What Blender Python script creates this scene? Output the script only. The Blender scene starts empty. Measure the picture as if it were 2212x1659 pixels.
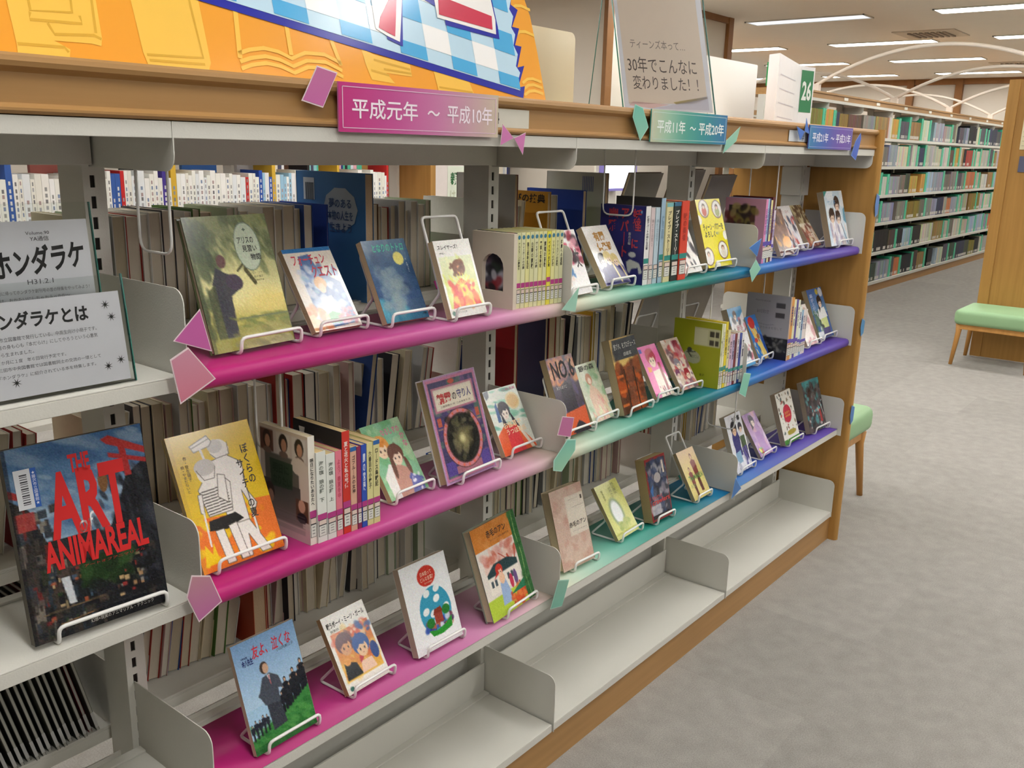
import bpy, math, random
import numpy as np
from mathutils import Matrix, Vector

# ------------------------------------------------------------------ camera, world, exposure
SC = bpy.context.scene
COL = SC.collection
R = math.radians
cam = bpy.data.cameras.new('camera')
cam.sensor_width = 36.0
cam.lens = 1999.334 / 2212 * 36.0
cam.clip_start = 0.02
co = bpy.data.objects.new('camera', cam)
COL.objects.link(co)
yaw, pitch, roll = R(38.7192), R(-14.2985), R(1.3707)
F = Vector((math.cos(pitch) * math.cos(yaw), math.cos(pitch) * math.sin(yaw), math.sin(pitch)))
r0 = Vector((math.sin(yaw), -math.cos(yaw), 0))
u0 = r0.cross(F)
rr = r0 * math.cos(roll) + u0 * math.sin(roll)
uu = -r0 * math.sin(roll) + u0 * math.cos(roll)
M3 = Matrix((rr, uu, -F)).transposed()
co.matrix_world = Matrix.Translation((-0.6816, -1.2315, 1.4423)) @ M3.to_4x4()
SC.camera = co
SC.view_settings.view_transform = 'Standard'
SC.view_settings.look = 'None'
SC.view_settings.gamma = 1.0
SC.view_settings.exposure = 0.2
SC.view_settings.use_curve_mapping = False
SC.cycles.use_denoising = True
w = bpy.data.worlds.new('world')
SC.world = w
w.use_nodes = True
w.node_tree.nodes['Background'].inputs[0].default_value = (0.9, 0.95, 1, 1)
w.node_tree.nodes['Background'].inputs[1].default_value = 0.6
LAMP = 20.0            # radiance of the ceiling tubes
CEIL = 2.8

# ------------------------------------------------------------------ colour and materials
def lin(c):
    if isinstance(c, str):
        c = [int(c[i:i + 2], 16) / 255 for i in (0, 2, 4)]
    return tuple((x / 12.92 if x <= .04045 else ((x + .055) / 1.055) ** 2.4) for x in c)

def hx(s):
    return tuple(int(s[i:i + 2], 16) / 255 for i in (0, 2, 4))

MATS = {}
def mat(name, col=None, rough=.5, spec=.5, attr=False, bump=0, bscale=80, noise=0, nscale=5, metal=0, trans=0, emit=0, wood=None, coat=0, alpha=1, ior=1.45):
    m = bpy.data.materials.new(name)
    m.use_nodes = True
    nt = m.node_tree; N = nt.nodes; L = nt.links
    b = N['Principled BSDF']
    b.inputs['Roughness'].default_value = rough
    b.inputs['Specular IOR Level'].default_value = spec
    b.inputs['Metallic'].default_value = metal
    b.inputs['Transmission Weight'].default_value = trans
    b.inputs['Coat Weight'].default_value = coat
    b.inputs['Coat Roughness'].default_value = .12
    b.inputs['Alpha'].default_value = alpha
    b.inputs['IOR'].default_value = ior
    src = None
    if attr:
        a = N.new('ShaderNodeAttribute'); a.attribute_name = 'Col'; src = a.outputs['Color']
    else:
        c = N.new('ShaderNodeRGB'); c.outputs[0].default_value = (*lin(col), 1); src = c.outputs[0]
    tc = N.new('ShaderNodeTexCoord')
    if wood:
        mp = N.new('ShaderNodeMapping'); mp.inputs['Scale'].default_value = wood
        n = N.new('ShaderNodeTexNoise'); n.inputs['Scale'].default_value = 6; n.inputs['Detail'].default_value = 5
        L.new(tc.outputs['Object'], mp.inputs[0]); L.new(mp.outputs[0], n.inputs[0])
        n2 = N.new('ShaderNodeTexNoise'); n2.inputs['Scale'].default_value = 2.5
        L.new(tc.outputs['Object'], n2.inputs[0])
        mx = N.new('ShaderNodeMix'); mx.data_type = 'RGBA'; mx.blend_type = 'MULTIPLY'; mx.inputs[0].default_value = .55
        cr = N.new('ShaderNodeValToRGB'); cr.color_ramp.elements[0].position = .3; cr.color_ramp.elements[1].position = .7
        cr.color_ramp.elements[0].color = (.76, .71, .64, 1); cr.color_ramp.elements[1].color = (1.05, 1.02, 1, 1)
        L.new(n.outputs[0], cr.inputs[0]); L.new(src, mx.inputs[6]); L.new(cr.outputs[0], mx.inputs[7]); src = mx.outputs[2]
    if noise:
        n = N.new('ShaderNodeTexNoise'); n.inputs['Scale'].default_value = nscale; n.inputs['Detail'].default_value = 4
        L.new(tc.outputs['Object'], n.inputs[0])
        mr = N.new('ShaderNodeMapRange'); mr.inputs[3].default_value = 1 - noise; mr.inputs[4].default_value = 1 + noise
        L.new(n.outputs[0], mr.inputs[0])
        mx = N.new('ShaderNodeMix'); mx.data_type = 'RGBA'; mx.blend_type = 'MULTIPLY'; mx.inputs[0].default_value = 1
        L.new(src, mx.inputs[6]); L.new(mr.outputs[0], mx.inputs[7]); src = mx.outputs[2]
    L.new(src, b.inputs['Base Color'])
    if bump:
        n = N.new('ShaderNodeTexNoise'); n.inputs['Scale'].default_value = bscale; n.inputs['Detail'].default_value = 3
        L.new(tc.outputs['Object'], n.inputs[0])
        bp = N.new('ShaderNodeBump'); bp.inputs['Strength'].default_value = bump; bp.inputs['Distance'].default_value = .002
        L.new(n.outputs[0], bp.inputs['Height']); L.new(bp.outputs[0], b.inputs['Normal'])
    if emit:
        L.new(src, b.inputs['Emission Color']); b.inputs['Emission Strength'].default_value = emit
    MATS[name] = m
    return m

STEEL = mat('shelf_paint', 'd3d1c8', .45, .4, bump=.15, bscale=400, noise=.03)
WOOD = mat('oak_wood', 'ae8654', .42, .4, wood=(.35, 8, 8), noise=.06)
WOODV = mat('oak_wood_upright', 'b38748', .42, .4, wood=(8, 8, .35), noise=.06)
WOODT = mat('oak_wood_leg', 'c28e4e', .4, .4, wood=(8, 8, .5), noise=.05)
PRINT = mat('printed_card', None, .38, .45, attr=True, noise=.04, nscale=30)
GLOSSY = mat('laminated_print', None, .16, .6, attr=True, noise=.03, nscale=20)
MATTE = mat('matte_painted', None, .6, .3, attr=True, noise=.06, nscale=25)
PAGES = mat('page_edges', None, .8, .2, attr=True, bump=.4, bscale=300, noise=.06, nscale=12)
WIRE = mat('white_vinyl_wire', 'efeeea', .3, .5, noise=.02)
def thin_acrylic():
    m = bpy.data.materials.new('clear_acrylic'); m.use_nodes = True
    nt = m.node_tree; N = nt.nodes; L = nt.links; N.remove(N['Principled BSDF'])
    tr = N.new('ShaderNodeBsdfTransparent'); tr.inputs[0].default_value = (.985, .995, .99, 1)
    gl = N.new('ShaderNodeBsdfGlossy'); gl.inputs['Roughness'].default_value = .05
    fr = N.new('ShaderNodeFresnel'); fr.inputs[0].default_value = 1.3
    mx = N.new('ShaderNodeMixShader'); L.new(fr.outputs[0], mx.inputs[0]); L.new(tr.outputs[0], mx.inputs[1]); L.new(gl.outputs[0], mx.inputs[2])
    L.new(mx.outputs[0], N['Material Output'].inputs[0]); return m
ACRYL = thin_acrylic()
EDGE = mat('acrylic_cut_edge', '3f8478', .2, .5, noise=.02)
FROST = mat('cream_acrylic', 'efe4c2', .18, .6, coat=.5, noise=.02)
WHITEB = mat('white_board', 'efeee8', .35, .5, coat=.3, noise=.02)
LINER = mat('gradient_liner_paper', None, .42, .4, attr=True, bump=.05, bscale=60, noise=.02)
CUSHION = mat('green_vinyl', '93b78a', .5, .4, bump=.2, bscale=250, noise=.04)
CEILM = mat('ceiling_board', 'efe7dc', .85, .2, bump=.2, bscale=40, noise=.02)
WALLM = mat('wall_paper', 'd8cfc2', .85, .2, bump=.15, bscale=90, noise=.02)
TRIM = mat('brown_trim', '94683f', .5, .3, wood=(2, 2, 2), noise=.05)
TUBE = mat('lamp_diffuser', 'fbfaf7', .5, .3, emit=LAMP)
TUBE_OFF = mat('off_diffuser_faint_glow', 'dfe6f2', .5, .3, emit=.9)  # unlit strip's diffuser, with a faint glow added to keep it pale
SCREEN = mat('lit_screen_panel', 'f4f8ff', .5, .3, emit=2.2)  # glowing face of the lit screen behind the top shelf
ARCH = mat('arch_paint', 'eee4d8', .35, .5, noise=.02)

def carpet():
    m = bpy.data.materials.new('grey_carpet_tile'); m.use_nodes = True
    nt = m.node_tree; N = nt.nodes; L = nt.links; b = N['Principled BSDF']
    b.inputs['Roughness'].default_value = .9; b.inputs['Specular IOR Level'].default_value = .25
    tc = N.new('ShaderNodeTexCoord')
    mp = N.new('ShaderNodeMapping'); mp.inputs['Scale'].default_value = (2, 2, 2)
    L.new(tc.outputs['Object'], mp.inputs[0])
    fl = N.new('ShaderNodeVectorMath'); fl.operation = 'FLOOR'; L.new(mp.outputs[0], fl.inputs[0])
    wn = N.new('ShaderNodeTexWhiteNoise'); wn.noise_dimensions = '2D'; L.new(fl.outputs[0], wn.inputs[0])
    n = N.new('ShaderNodeTexNoise'); n.inputs['Scale'].default_value = 260; n.inputs['Detail'].default_value = 3
    L.new(tc.outputs['Object'], n.inputs[0])
    n2 = N.new('ShaderNodeTexNoise'); n2.inputs['Scale'].default_value = 18; n2.inputs['Detail'].default_value = 5
    L.new(tc.outputs['Object'], n2.inputs[0])
    a = N.new('ShaderNodeMath'); a.operation = 'MULTIPLY_ADD'; a.inputs[1].default_value = .5; L.new(n.outputs[0], a.inputs[0])
    a2 = N.new('ShaderNodeMath'); a2.operation = 'MULTIPLY'; a2.inputs[1].default_value = .32; L.new(n2.outputs[0], a2.inputs[0])
    L.new(a2.outputs[0], a.inputs[2])
    a3 = N.new('ShaderNodeMath'); a3.operation = 'MULTIPLY_ADD'; a3.inputs[1].default_value = .07
    L.new(wn.outputs[0], a3.inputs[0]); L.new(a.outputs[0], a3.inputs[2])
    cr = N.new('ShaderNodeValToRGB')
    cr.color_ramp.elements[0].position = .3; cr.color_ramp.elements[0].color = (*lin('898580'), 1)
    cr.color_ramp.elements[1].position = .72; cr.color_ramp.elements[1].color = (*lin('afaba5'), 1)
    L.new(a3.outputs[0], cr.inputs[0]); L.new(cr.outputs[0], b.inputs['Base Color'])
    bp = N.new('ShaderNodeBump'); bp.inputs['Strength'].default_value = .5; bp.inputs['Distance'].default_value = .003
    L.new(n.outputs[0], bp.inputs['Height']); L.new(bp.outputs[0], b.inputs['Normal'])
    return m
CARPET = carpet()

# ------------------------------------------------------------------ mesh builder
class MB:
    def __init__(s):
        s.v = []; s.f = []; s.c = []
    def face(s, pts, c=(1, 1, 1)):
        n = len(s.v); s.v += [tuple(p) for p in pts]; s.f.append(tuple(range(n, n + len(pts)))); s.c.append(c); return s
    def box(s, x0, x1, y0, y1, z0, z1, c=(1, 1, 1), tf=None, cols=None):
        n = len(s.v)
        P = [(x, y, z) for z in (z0, z1) for y in (y0, y1) for x in (x0, x1)]
        if tf: P = [tuple(tf(p)) for p in P]
        s.v += P
        F_ = [(0, 2, 3, 1), (4, 5, 7, 6), (0, 1, 5, 4), (2, 6, 7, 3), (0, 4, 6, 2), (1, 3, 7, 5)]  # bottom top front back left right
        for i, q in enumerate(F_):
            s.f.append(tuple(n + k for k in q)); s.c.append(cols.get(i, c) if cols else c)
        return s
    def prism(s, prof, axis, a, b, c=(1, 1, 1)):
        """extrude a 2D profile (list of pairs) along axis from a to b"""
        def P(q, t):
            return {'x': (t, q[0], q[1]), 'y': (q[0], t, q[1]), 'z': (q[0], q[1], t)}[axis]
        n = len(s.v); k = len(prof)
        s.v += [P(q, a) for q in prof] + [P(q, b) for q in prof]
        ar = sum(prof[i][0] * prof[(i + 1) % k][1] - prof[(i + 1) % k][0] * prof[i][1] for i in range(k))
        flip = (ar < 0) ^ (axis == 'y') ^ (b < a)
        for i in range(k):
            j = (i + 1) % k
            q = (n + i, n + j, n + k + j, n + k + i)
            s.f.append(q[::-1] if flip else q); s.c.append(c)
        e0 = tuple(range(n, n + k)); e1 = tuple(range(n + k, n + 2 * k))
        s.f.append(e0 if flip else e0[::-1]); s.f.append(e1[::-1] if flip else e1); s.c += [c, c]
        return s
    def tube(s, path, r, n=6, closed=False, c=(1, 1, 1), r2=None):
        path = [Vector(p) for p in path]; m = len(path); base = len(s.v)
        prev = None
        for i, p in enumerate(path):
            if closed: t = (path[(i + 1) % m] - path[i - 1])
            else: t = path[min(i + 1, m - 1)] - path[max(i - 1, 0)]
            t.normalize()
            if prev is None:
                a = Vector((0, 0, 1)) if abs(t.z) < .9 else Vector((1, 0, 0))
                prev = t.cross(a).normalized()
            nrm = (prev - t * prev.dot(t)).normalized(); prev = nrm
            bn = t.cross(nrm)
            rad = r if r2 is None else r + (r2 - r) * i / (m - 1)
            for k in range(n):
                an = 2 * math.pi * k / n
                s.v.append(tuple(p + (nrm * math.cos(an) + bn * math.sin(an)) * rad))
        for i in range(m if closed else m - 1):
            j = (i + 1) % m
            for k in range(n):
                l = (k + 1) % n
                s.f.append((base + i * n + k, base + i * n + l, base + j * n + l, base + j * n + k)); s.c.append(c)
        if not closed:
            s.f.append(tuple(base + k for k in range(n))[::-1]); s.f.append(tuple(base + (m - 1) * n + k for k in range(n))); s.c += [c, c]
        return s
    def grid(s, arr, P):
        """arr (ny,nx,3) vertex colours; P(u,v)->xyz, v down"""
        ny, nx = arr.shape[:2]; n = len(s.v)
        for j in range(ny):
            for i in range(nx): s.v.append(P(i / (nx - 1), j / (ny - 1)))
        for j in range(ny - 1):
            for i in range(nx - 1):
                s.f.append((n + j * nx + i, n + (j + 1) * nx + i, n + (j + 1) * nx + i + 1, n + j * nx + i + 1))
                s.c.append((arr[j, i], arr[j + 1, i], arr[j + 1, i + 1], arr[j, i + 1]))
        return s
    def mesh(s, name, m, smooth=False):
        me = bpy.data.meshes.new(name)
        me.from_pydata(s.v, [], s.f)
        cl = []
        for f, c in zip(s.f, s.c):
            if len(c) == len(f) and not isinstance(c[0], (int, float, np.floating)): 
                for q in c: cl += [q[0], q[1], q[2], 1]
            else: cl += [c[0], c[1], c[2], 1] * len(f)
        at = me.color_attributes.new('Col', 'FLOAT_COLOR', 'CORNER')
        a = np.clip(np.array(cl, dtype=np.float32).reshape(-1, 4), 0, 1)
        a[:, :3] = np.where(a[:, :3] <= .04045, a[:, :3] / 12.92, ((a[:, :3] + .055) / 1.055) ** 2.4)
        at.data.foreach_set('color', a.ravel())
        me.materials.append(m)
        if smooth: me.shade_smooth()
        me.update()
        return me
    def build(s, name, m, parent=None, smooth=False, loc=None):
        o = bpy.data.objects.new(name, s.mesh(name, m, smooth)); COL.objects.link(o)
        if parent: o.parent = parent
        if loc: o.location = loc
        return o

def tag(o, label, cat, group=None, kind=None):
    o['label'] = label; o['category'] = cat
    if group: o['group'] = group
    if kind: o['kind'] = kind
    return o
def struct(o, label=None):
    o['kind'] = 'structure'
    if label: o['label'] = label
    return o
def empty(name, loc=(0, 0, 0), rot=(0, 0, 0)):
    o = bpy.data.objects.new(name, None); o.empty_display_size = .05; COL.objects.link(o)
    o.location = loc; o.rotation_euler = rot
    return o
def rpath(pts, r, seg=3, closed=False):
    """round the corners of a path"""
    pts = [Vector(p) for p in pts]; out = []; m = len(pts)
    for i, p in enumerate(pts):
        if not closed and i in (0, m - 1): out.append(p); continue
        a = pts[i - 1] - p; b = pts[(i + 1) % m] - p
        d = min(r, a.length * .45, b.length * .45)
        A = p + a.normalized() * d; B = p + b.normalized() * d
        for k in range(seg + 1):
            t = k / seg
            out.append(A * (1 - t) ** 2 + p * 2 * t * (1 - t) + B * t * t)
    return out
def bevel(o, wdt=.002, seg=2):
    m = o.modifiers.new('bevel', 'BEVEL'); m.width = wdt; m.segments = seg; m.limit_method = 'ANGLE'; return o

# ------------------------------------------------------------------ lettering
TCACHE = {}
def glyphs(txt, bold=0.0, shear=0):
    k = (txt, bold, shear)
    if k in TCACHE: return TCACHE[k]
    cu = bpy.data.curves.new('t', 'FONT'); cu.body = txt; cu.size = 1; cu.resolution_u = 2; cu.align_x = 'CENTER'
    cu.offset = bold; cu.shear = shear; cu.space_line = 1.0
    o = bpy.data.objects.new('t', cu); COL.objects.link(o)
    dg = bpy.context.evaluated_depsgraph_get()
    me = bpy.data.meshes.new_from_object(o.evaluated_get(dg))
    V = np.array([v.co[:2] for v in me.vertices]) if len(me.vertices) else np.zeros((1, 2))
    Fs = [tuple(p.vertices) for p in me.polygons]
    bpy.data.objects.remove(o); bpy.data.curves.remove(cu); bpy.data.meshes.remove(me)
    lo, hi = V.min(0), V.max(0)
    V = (V - lo) / np.maximum(hi - lo, 1e-6)
    TCACHE[k] = (V, Fs)
    return TCACHE[k]
def put_text(mb, txt, box, c, P, bold=.0, vert=False, shear=0, skew=0):
    """box (u0,v0,u1,v1) v down; P(u,v)->xyz"""
    if vert: txt = '\n'.join(txt.replace('ー', '｜'))
    V, Fs = glyphs(txt, bold, shear)
    u0_, v0_, u1_, v1_ = box; n = len(mb.v)
    for x, y in V: mb.v.append(tuple(P(u0_ + (u1_ - u0_) * x, v1_ - (v1_ - v0_) * y + skew * (x - .5))))
    for f in Fs: mb.f.append(tuple(n + i for i in f)); mb.c.append(hx(c))

# ------------------------------------------------------------------ little raster used as vertex colours
class Art:
    def __init__(s, nx, ny, c='ffffff', ar=None, seed=1):
        s.nx, s.ny = nx, ny; k = 2
        s.W, s.H = nx * k, ny * k
        s.U, s.V = np.meshgrid((np.arange(s.W) + .5) / s.W, (np.arange(s.H) + .5) / s.H)
        s.a = np.zeros((s.H, s.W, 3)) + np.array(hx(c)); s.asp = ar or ny / nx
        s.rng = np.random.RandomState(seed)
    def _p(s, m, c, al=1):
        c = np.array(hx(c)) if isinstance(c, str) else np.array(c)
        mm = (m * al)[..., None]; s.a = s.a * (1 - mm) + c * mm; return s
    def rect(s, a, b, c, d, col, al=1): return s._p(((s.U >= a) & (s.U < c) & (s.V >= b) & (s.V < d)).astype(float), col, al)
    def grad(s, c1, c2, a=0, b=0, c=1, d=1, horiz=False):
        m = (s.U >= a) & (s.U < c) & (s.V >= b) & (s.V < d)
        t = ((s.U - a) / (c - a) if horiz else (s.V - b) / (d - b))[..., None].clip(0, 1)
        g = np.array(hx(c1)) * (1 - t) + np.array(hx(c2)) * t
        s.a = np.where(m[..., None], g, s.a); return s
    def ell(s, cu, cv, ru, rv, col, rot=0, al=1, soft=0):
        x = s.U - cu; y = (s.V - cv) * s.asp; rv2 = rv * s.asp; t = R(rot)
        X = x * math.cos(t) + y * math.sin(t); Y = -x * math.sin(t) + y * math.cos(t)
        d = np.sqrt((X / ru) ** 2 + (Y / rv2) ** 2)
        m = (d < 1).astype(float) if not soft else ((1 - d) / soft + .5).clip(0, 1)
        return s._p(m, col, al)
    def poly(s, pts, col, al=1):
        m = np.zeros(s.U.shape, bool); n = len(pts)
        for i in range(n):
            (x1, y1), (x2, y2) = pts[i], pts[(i + 1) % n]
            if y1 == y2: continue
            cnd = ((y1 > s.V) != (y2 > s.V)) & (s.U < (x2 - x1) * (s.V - y1) / (y2 - y1) + x1)
            m ^= cnd
        return s._p(m.astype(float), col, al)
    def line(s, pts, wd, col, al=1):
        m = np.zeros(s.U.shape)
        for (x1, y1), (x2, y2) in zip(pts, pts[1:]):
            dx, dy = x2 - x1, (y2 - y1) * s.asp; L2 = dx * dx + dy * dy + 1e-9
            t = (((s.U - x1) * dx + (s.V - y1) * s.asp * dy) / L2).clip(0, 1)
            d = np.hypot(s.U - x1 - t * dx, (s.V - y1) * s.asp - t * dy)
            m = np.maximum(m, (d < wd).astype(float))
        return s._p(m, col, al)
    def blobs(s, cols, n, r, a=0, b=0, c=1, d=1, al=.8, el=1.5, rot=None, soft=.5):
        for i in range(n):
            q = s.rng.rand(5); rad = r * (.4 + q[2])
            s_rot = q[3] * 180 if rot is None else rot + q[3] * 20
            s.ell(a + (c - a) * q[0], b + (d - b) * q[1], rad, rad / el / s.asp * 1.0, cols[i % len(cols)], s_rot, al, soft)
        return s
    def person(s, x, y, h, hair, skin, body, legs=None, wide=.3):
        """small generic standing figure, feet at y"""
        a = 1 / s.asp
        if legs: s.poly([(x - h * .09, y), (x - h * .1, y - h * .48 * 1), (x + h * .1, y - h * .48), (x + h * .09, y)], legs)
        s.poly([(x - h * wide * .42, y - h * .4), (x - h * wide * .5, y - h * .78), (x, y - h * .84), (x + h * wide * .5, y - h * .78), (x + h * wide * .42, y - h * .4)], body)
        s.ell(x, y - h * .9, h * .075 / a * .7, h * .085, hair); s.ell(x, y - h * .88, h * .05 / a * .7, h * .06, skin)
        return s
    def face(s, x, y, r, hair, skin, body=None, hair2=None):
        if body: s.ell(x, y + r * 2.1 / s.asp * 1.1, r * 1.5, r * 1.5, body)
        s.ell(x, y - r * .15, r * 1.25, r * 1.3 / s.asp, hair); s.ell(x, y + r * .25, r * .8, r * .95 / s.asp, skin)
        s.poly([(x - r, y - r * .5), (x + r * .9, y - r * .6), (x + r * .4, y), (x - r * .2, y - r * .15), (x - r * .7, y + r * .2)], hair2 or hair)
        for q in (-.32, .36): s.ell(x + r * q, y + r * .38 / s.asp, r * .11, r * .17 / s.asp, '3a2c2c')
        s.ell(x, y + r * .85 / s.asp, r * .12, r * .05 / s.asp, 'b86a5c'); s.blobs([hair, hair2 or hair], 5, r * .35, x - r, y - r * 1.3 / s.asp, x + r, y - r * .3 / s.asp, .6)
        return s
    def bits(s, cols, n, wd, ht, a=0, b=0, c=1, d=1, al=.9):
        for i in range(n):
            q = s.rng.rand(4); x = a + (c - a) * q[0]; y = b + (d - b) * q[1]; s.rect(x, y, x + wd * (.3 + q[2]), y + ht * (.3 + q[3]), cols[i % len(cols)], al)
        return s
    def out(s):
        a = s.a.reshape(s.ny, 2, s.nx, 2, 3).mean((1, 3))
        return a

def arr_grad(stops, t):
    ts = [q[0] for q in stops]; cs = np.array([hx(q[1]) for q in stops])
    return tuple(np.interp(t, ts, cs[:, k]) for k in range(3))

# ================================================================== SETTING
Z1, Z2, Z3, Z4 = 1.1277, .7921, .4465, .1176
ZR = {1: Z1, 2: Z2, 3: Z3, 4: Z4}
struct(MB().box(-12.1, 18.6, -12.1, 12, -.1, 0).build('floor', CARPET), 'grey carpet tile floor')
struct(MB().box(-12.1, 18.6, -12.1, 12, CEIL, CEIL + .1).build('ceiling', CEILM), 'beige ceiling with recessed lamps')
struct(MB().box(17.45, 17.6, -12, 12, 0, CEIL).build('wall_right', WALLM))
struct(MB().box(-12, 17.45, 11, 11.1, 0, CEIL).build('wall_back', WALLM))
struct(MB().box(-12.1, -12, -12, 11, 0, CEIL).build('wall_left', WALLM))
struct(MB().box(-12, 17.45, -12.1, -12, 0, CEIL).build('wall_front', WALLM))
# white wall block with brown trim beyond the shelves
struct(MB().box(6.42, 8.68, 3.5, 6.5, 0, CEIL).build('wall_pillar', WALLM), 'white wall block edged with brown trim')
k = 0
def trim(m, mt=TRIM):
    global k
    k += 1; struct(m.build('trim_%d' % k, mt))
trim(MB().box(6.40, 8.72, 3.47, 3.5, CEIL - .06, CEIL)); trim(MB().box(8.62, 8.72, 3.46, 3.5, 0, CEIL)); trim(MB().box(6.36, 6.46, 3.46, 3.5, 0, CEIL))
trim(MB().box(17.38, 17.45, -5.5, 11, CEIL - .1, CEIL))
for yy in (7.6, 4.22, 3.4, 1.2, -1.0, -3): trim(MB().box(17.36, 17.45, yy - .06, yy + .06, 0, CEIL))

# ------------------------------------------------------------------ ceiling fixtures
def ordn_(n):
    o_ = ['first', 'second', 'third', 'fourth', 'fifth', 'sixth', 'seventh', 'eighth', 'ninth', 'tenth', 'eleventh', 'twelfth', 'thirteenth', 'fourteenth', 'fifteenth', 'sixteenth', 'seventeenth', 'eighteenth', 'nineteenth']
    if n < 20: return o_[n - 1]
    t_ = {2: 'twent', 3: 'thirt', 4: 'fort', 5: 'fift', 6: 'sixt', 7: 'sevent'}[n // 10]
    return t_ + ('ieth' if n % 10 == 0 else 'y-' + o_[n % 10 - 1])
ORD = ['first', 'second', 'third', 'fourth', 'fifth', 'sixth', 'seventh', 'eighth', 'ninth', 'tenth']
def lamp(x, y, on=True, i=0, j=0):
    t = empty('ceiling_light', (x, y, CEIL))
    tag(t, 'glowing ceiling strip light, %s row from the left wall, %s from the front wall' % (ORD[i], ORD[j]) if on else 'ceiling strip light that is switched off', 'ceiling light',
        'recessed strip lights in the ceiling' if on else 'unlit strip lights in the ceiling')
    m = MB()
    for a in (-.15, .135): m.box(a, a + .015, -.63, .63, -.012, 0)
    for a in (-.63, .615): m.box(-.15, .15, a, a + .015, -.012, 0)
    m.build('frame', STEEL, t)
    MB().box(-.135, .135, -.615, .615, -.006, 0).build('diffuser', TUBE if on else TUBE_OFF, t)
for i in range(1, 9):
    x = -2.65 + 2.36 * i
    if x > 17: continue
    for j in range(-3, 6):
        y = .95 + 1.9 * j
        if 6.3 < x < 8.8 and y > 3.3: continue
        if y > 10.3: continue
        lamp(x, y, not (i == 5 and j == 1), i - 1, j + 3)
def vent(x, y, s):
    t = empty('ceiling_vent', (x, y, CEIL)); tag(t, 'square slatted air vent in the ceiling, ' + s, 'vent')
    m = MB(); m.box(-.33, .33, -.33, .33, -.012, 0, hx('cfc6b8')); m.build('frame', MATTE, t)
    for q in range(7): MB().box(-.22, .22, -.21 + q * .062, -.18 + q * .062, -.026, -.012, hx('9c9184')).build('slat', MATTE, t)
vent(10.85, 2.1, 'between the strip lights above the far bookcase')
vent(14.9, 2.0, 'farthest one, near the end wall')

# ================================================================== MAIN BOOKCASE
bc = empty('bookcase')
tag(bc, 'long low cream steel library bookcase with an oak top board and oak end panel', 'bookcase')
YF, YB = -.101, .10
XL, XR = -1.8, 2.7
def tray(x0, x1, y0, y1, z, lip=.0225):
    m = MB(); f = -1 if y0 < y1 else 1
    m.box(x0, x1, min(y0, y1), max(y0, y1), z - .0025, z)
    m.box(x0, x1, min(y0, y0 - f * .002), max(y0, y0 - f * .002), z - lip, z - .0025)
    m.box(x0, x1, min(y0, y0 - f * .014), max(y0, y0 - f * .014), z - lip, z - lip + .0015)
    m.box(x0, x1, min(y1, y1 + f * .002), max(y1, y1 + f * .002), z - lip, z - .0025)
    m.box(x0, x1, min(y1, y1 + f * .018), max(y1, y1 + f * .018), z, z + .004)
    return bevel(m.build('shelf', STEEL, bc), .0015)
def bracket(x, y0, y1, z0, z1, th=.0016, r=.022, top=True, name='side_bracket'):
    """plate in plane x; rounded at the free front corner"""
    p = []
    if top:
        p = [(y1, z0), (y0, z0)]
        for k_ in range(6):
            a = math.pi / 2 * k_ / 5; p.append((y0 + (r - r * math.cos(a)) * (1 if y0 < y1 else -1), z1 - r + r * math.sin(a)))
        p += [(y1, z1)]
    else:
        p = [(y1, z1), (y0, z1)]
        for k_ in range(6):
            a = math.pi / 2 * k_ / 5; p.append((y0 + (r - r * math.cos(a)) * (1 if y0 < y1 else -1), z0 + r - r * math.sin(a)))
        p += [(y1, z0)]
    return MB().prism(p, 'x', x - th / 2, x + th / 2).build(name, STEEL, bc)
BX = [-1.8, -.9, 0, .9, 1.8, 2.7]
for b in range(5):
    x0, x1 = BX[b] + .004, BX[b + 1] - .004
    for z in (Z1, Z2, Z3): tray(x0, x1, YF, .098, z); tray(x0, x1, .392, .19, z)
    tray(x0, x1, -.113, .1, Z4, .02); tray(x0, x1, .40, .19, Z4, .02)
    # closed back of the lowest tier
    m = MB().box(x0, x1, .1, .104, Z4, .198); m.build('back_plate', STEEL, bc); MB().box(x0, x1, .15, .153, Z4, .42).build('back_plate', STEEL, bc)
    # canopy tray under the oak top
    m = MB(); m.box(x0 - .003, x1 + .003, -.1165, -.1145, 1.4444, 1.4655); m.box(x0, x1, -.1145, -.10, 1.4444, 1.446); m.box(x0, x1, -.1145, .11, 1.4635, 1.4655)
    m.box(x0, x1, .09, .11, 1.405, 1.4635)
    m.box(x0, x1, .18, .40, 1.4635, 1.4655); m.box(x0, x1, .398, .4, 1.4444, 1.4655)
    bevel(m.build('canopy', STEEL, bc), .001)
for i, x in enumerate(BX):
    xx = x if i < 5 else x - .012
    if i:
        for z in (Z1, Z2, Z3):
            bracket(xx, -.1165, .106, z - .0225, z + .121); bracket(xx, .405, .185, z - .0225, z + .121)
        bracket(xx, -.116, .106, Z4 - .02, Z4 + .125); bracket(xx, .4, .185, Z4 - .02, Z4 + .125)
        bracket(xx, -.117, .106, 1.402, 1.4655, top=False, name='canopy_bracket'); bracket(xx, .4, .185, 1.402, 1.4655, top=False, name='canopy_bracket')
    # slotted upright
    ux = x if i < 5 else x - .06
    m = MB(); d = hx('1d1712')
    m.box(ux - .012, ux + .022, .109, .178, .02, 1.45, (1, 1, 1))
    m.box(ux - .012, ux - .0015, .1055, .109, .02, 1.45); m.box(ux + .006, ux + .022, .1055, .109, .02, 1.45)
    nz = 46
    for q in range(nz + 1):
        z = .07 + q * .03
        m.box(ux - .0015, ux + .006, .1055, .109, z, z + .0125)
    m.build('upright', STEEL, bc)
    m = MB().box(ux - .0015, ux + .006, .1078, .1089, .07, 1.44, d); m.build('slot_shadow_strip', MATTE, bc)
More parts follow.
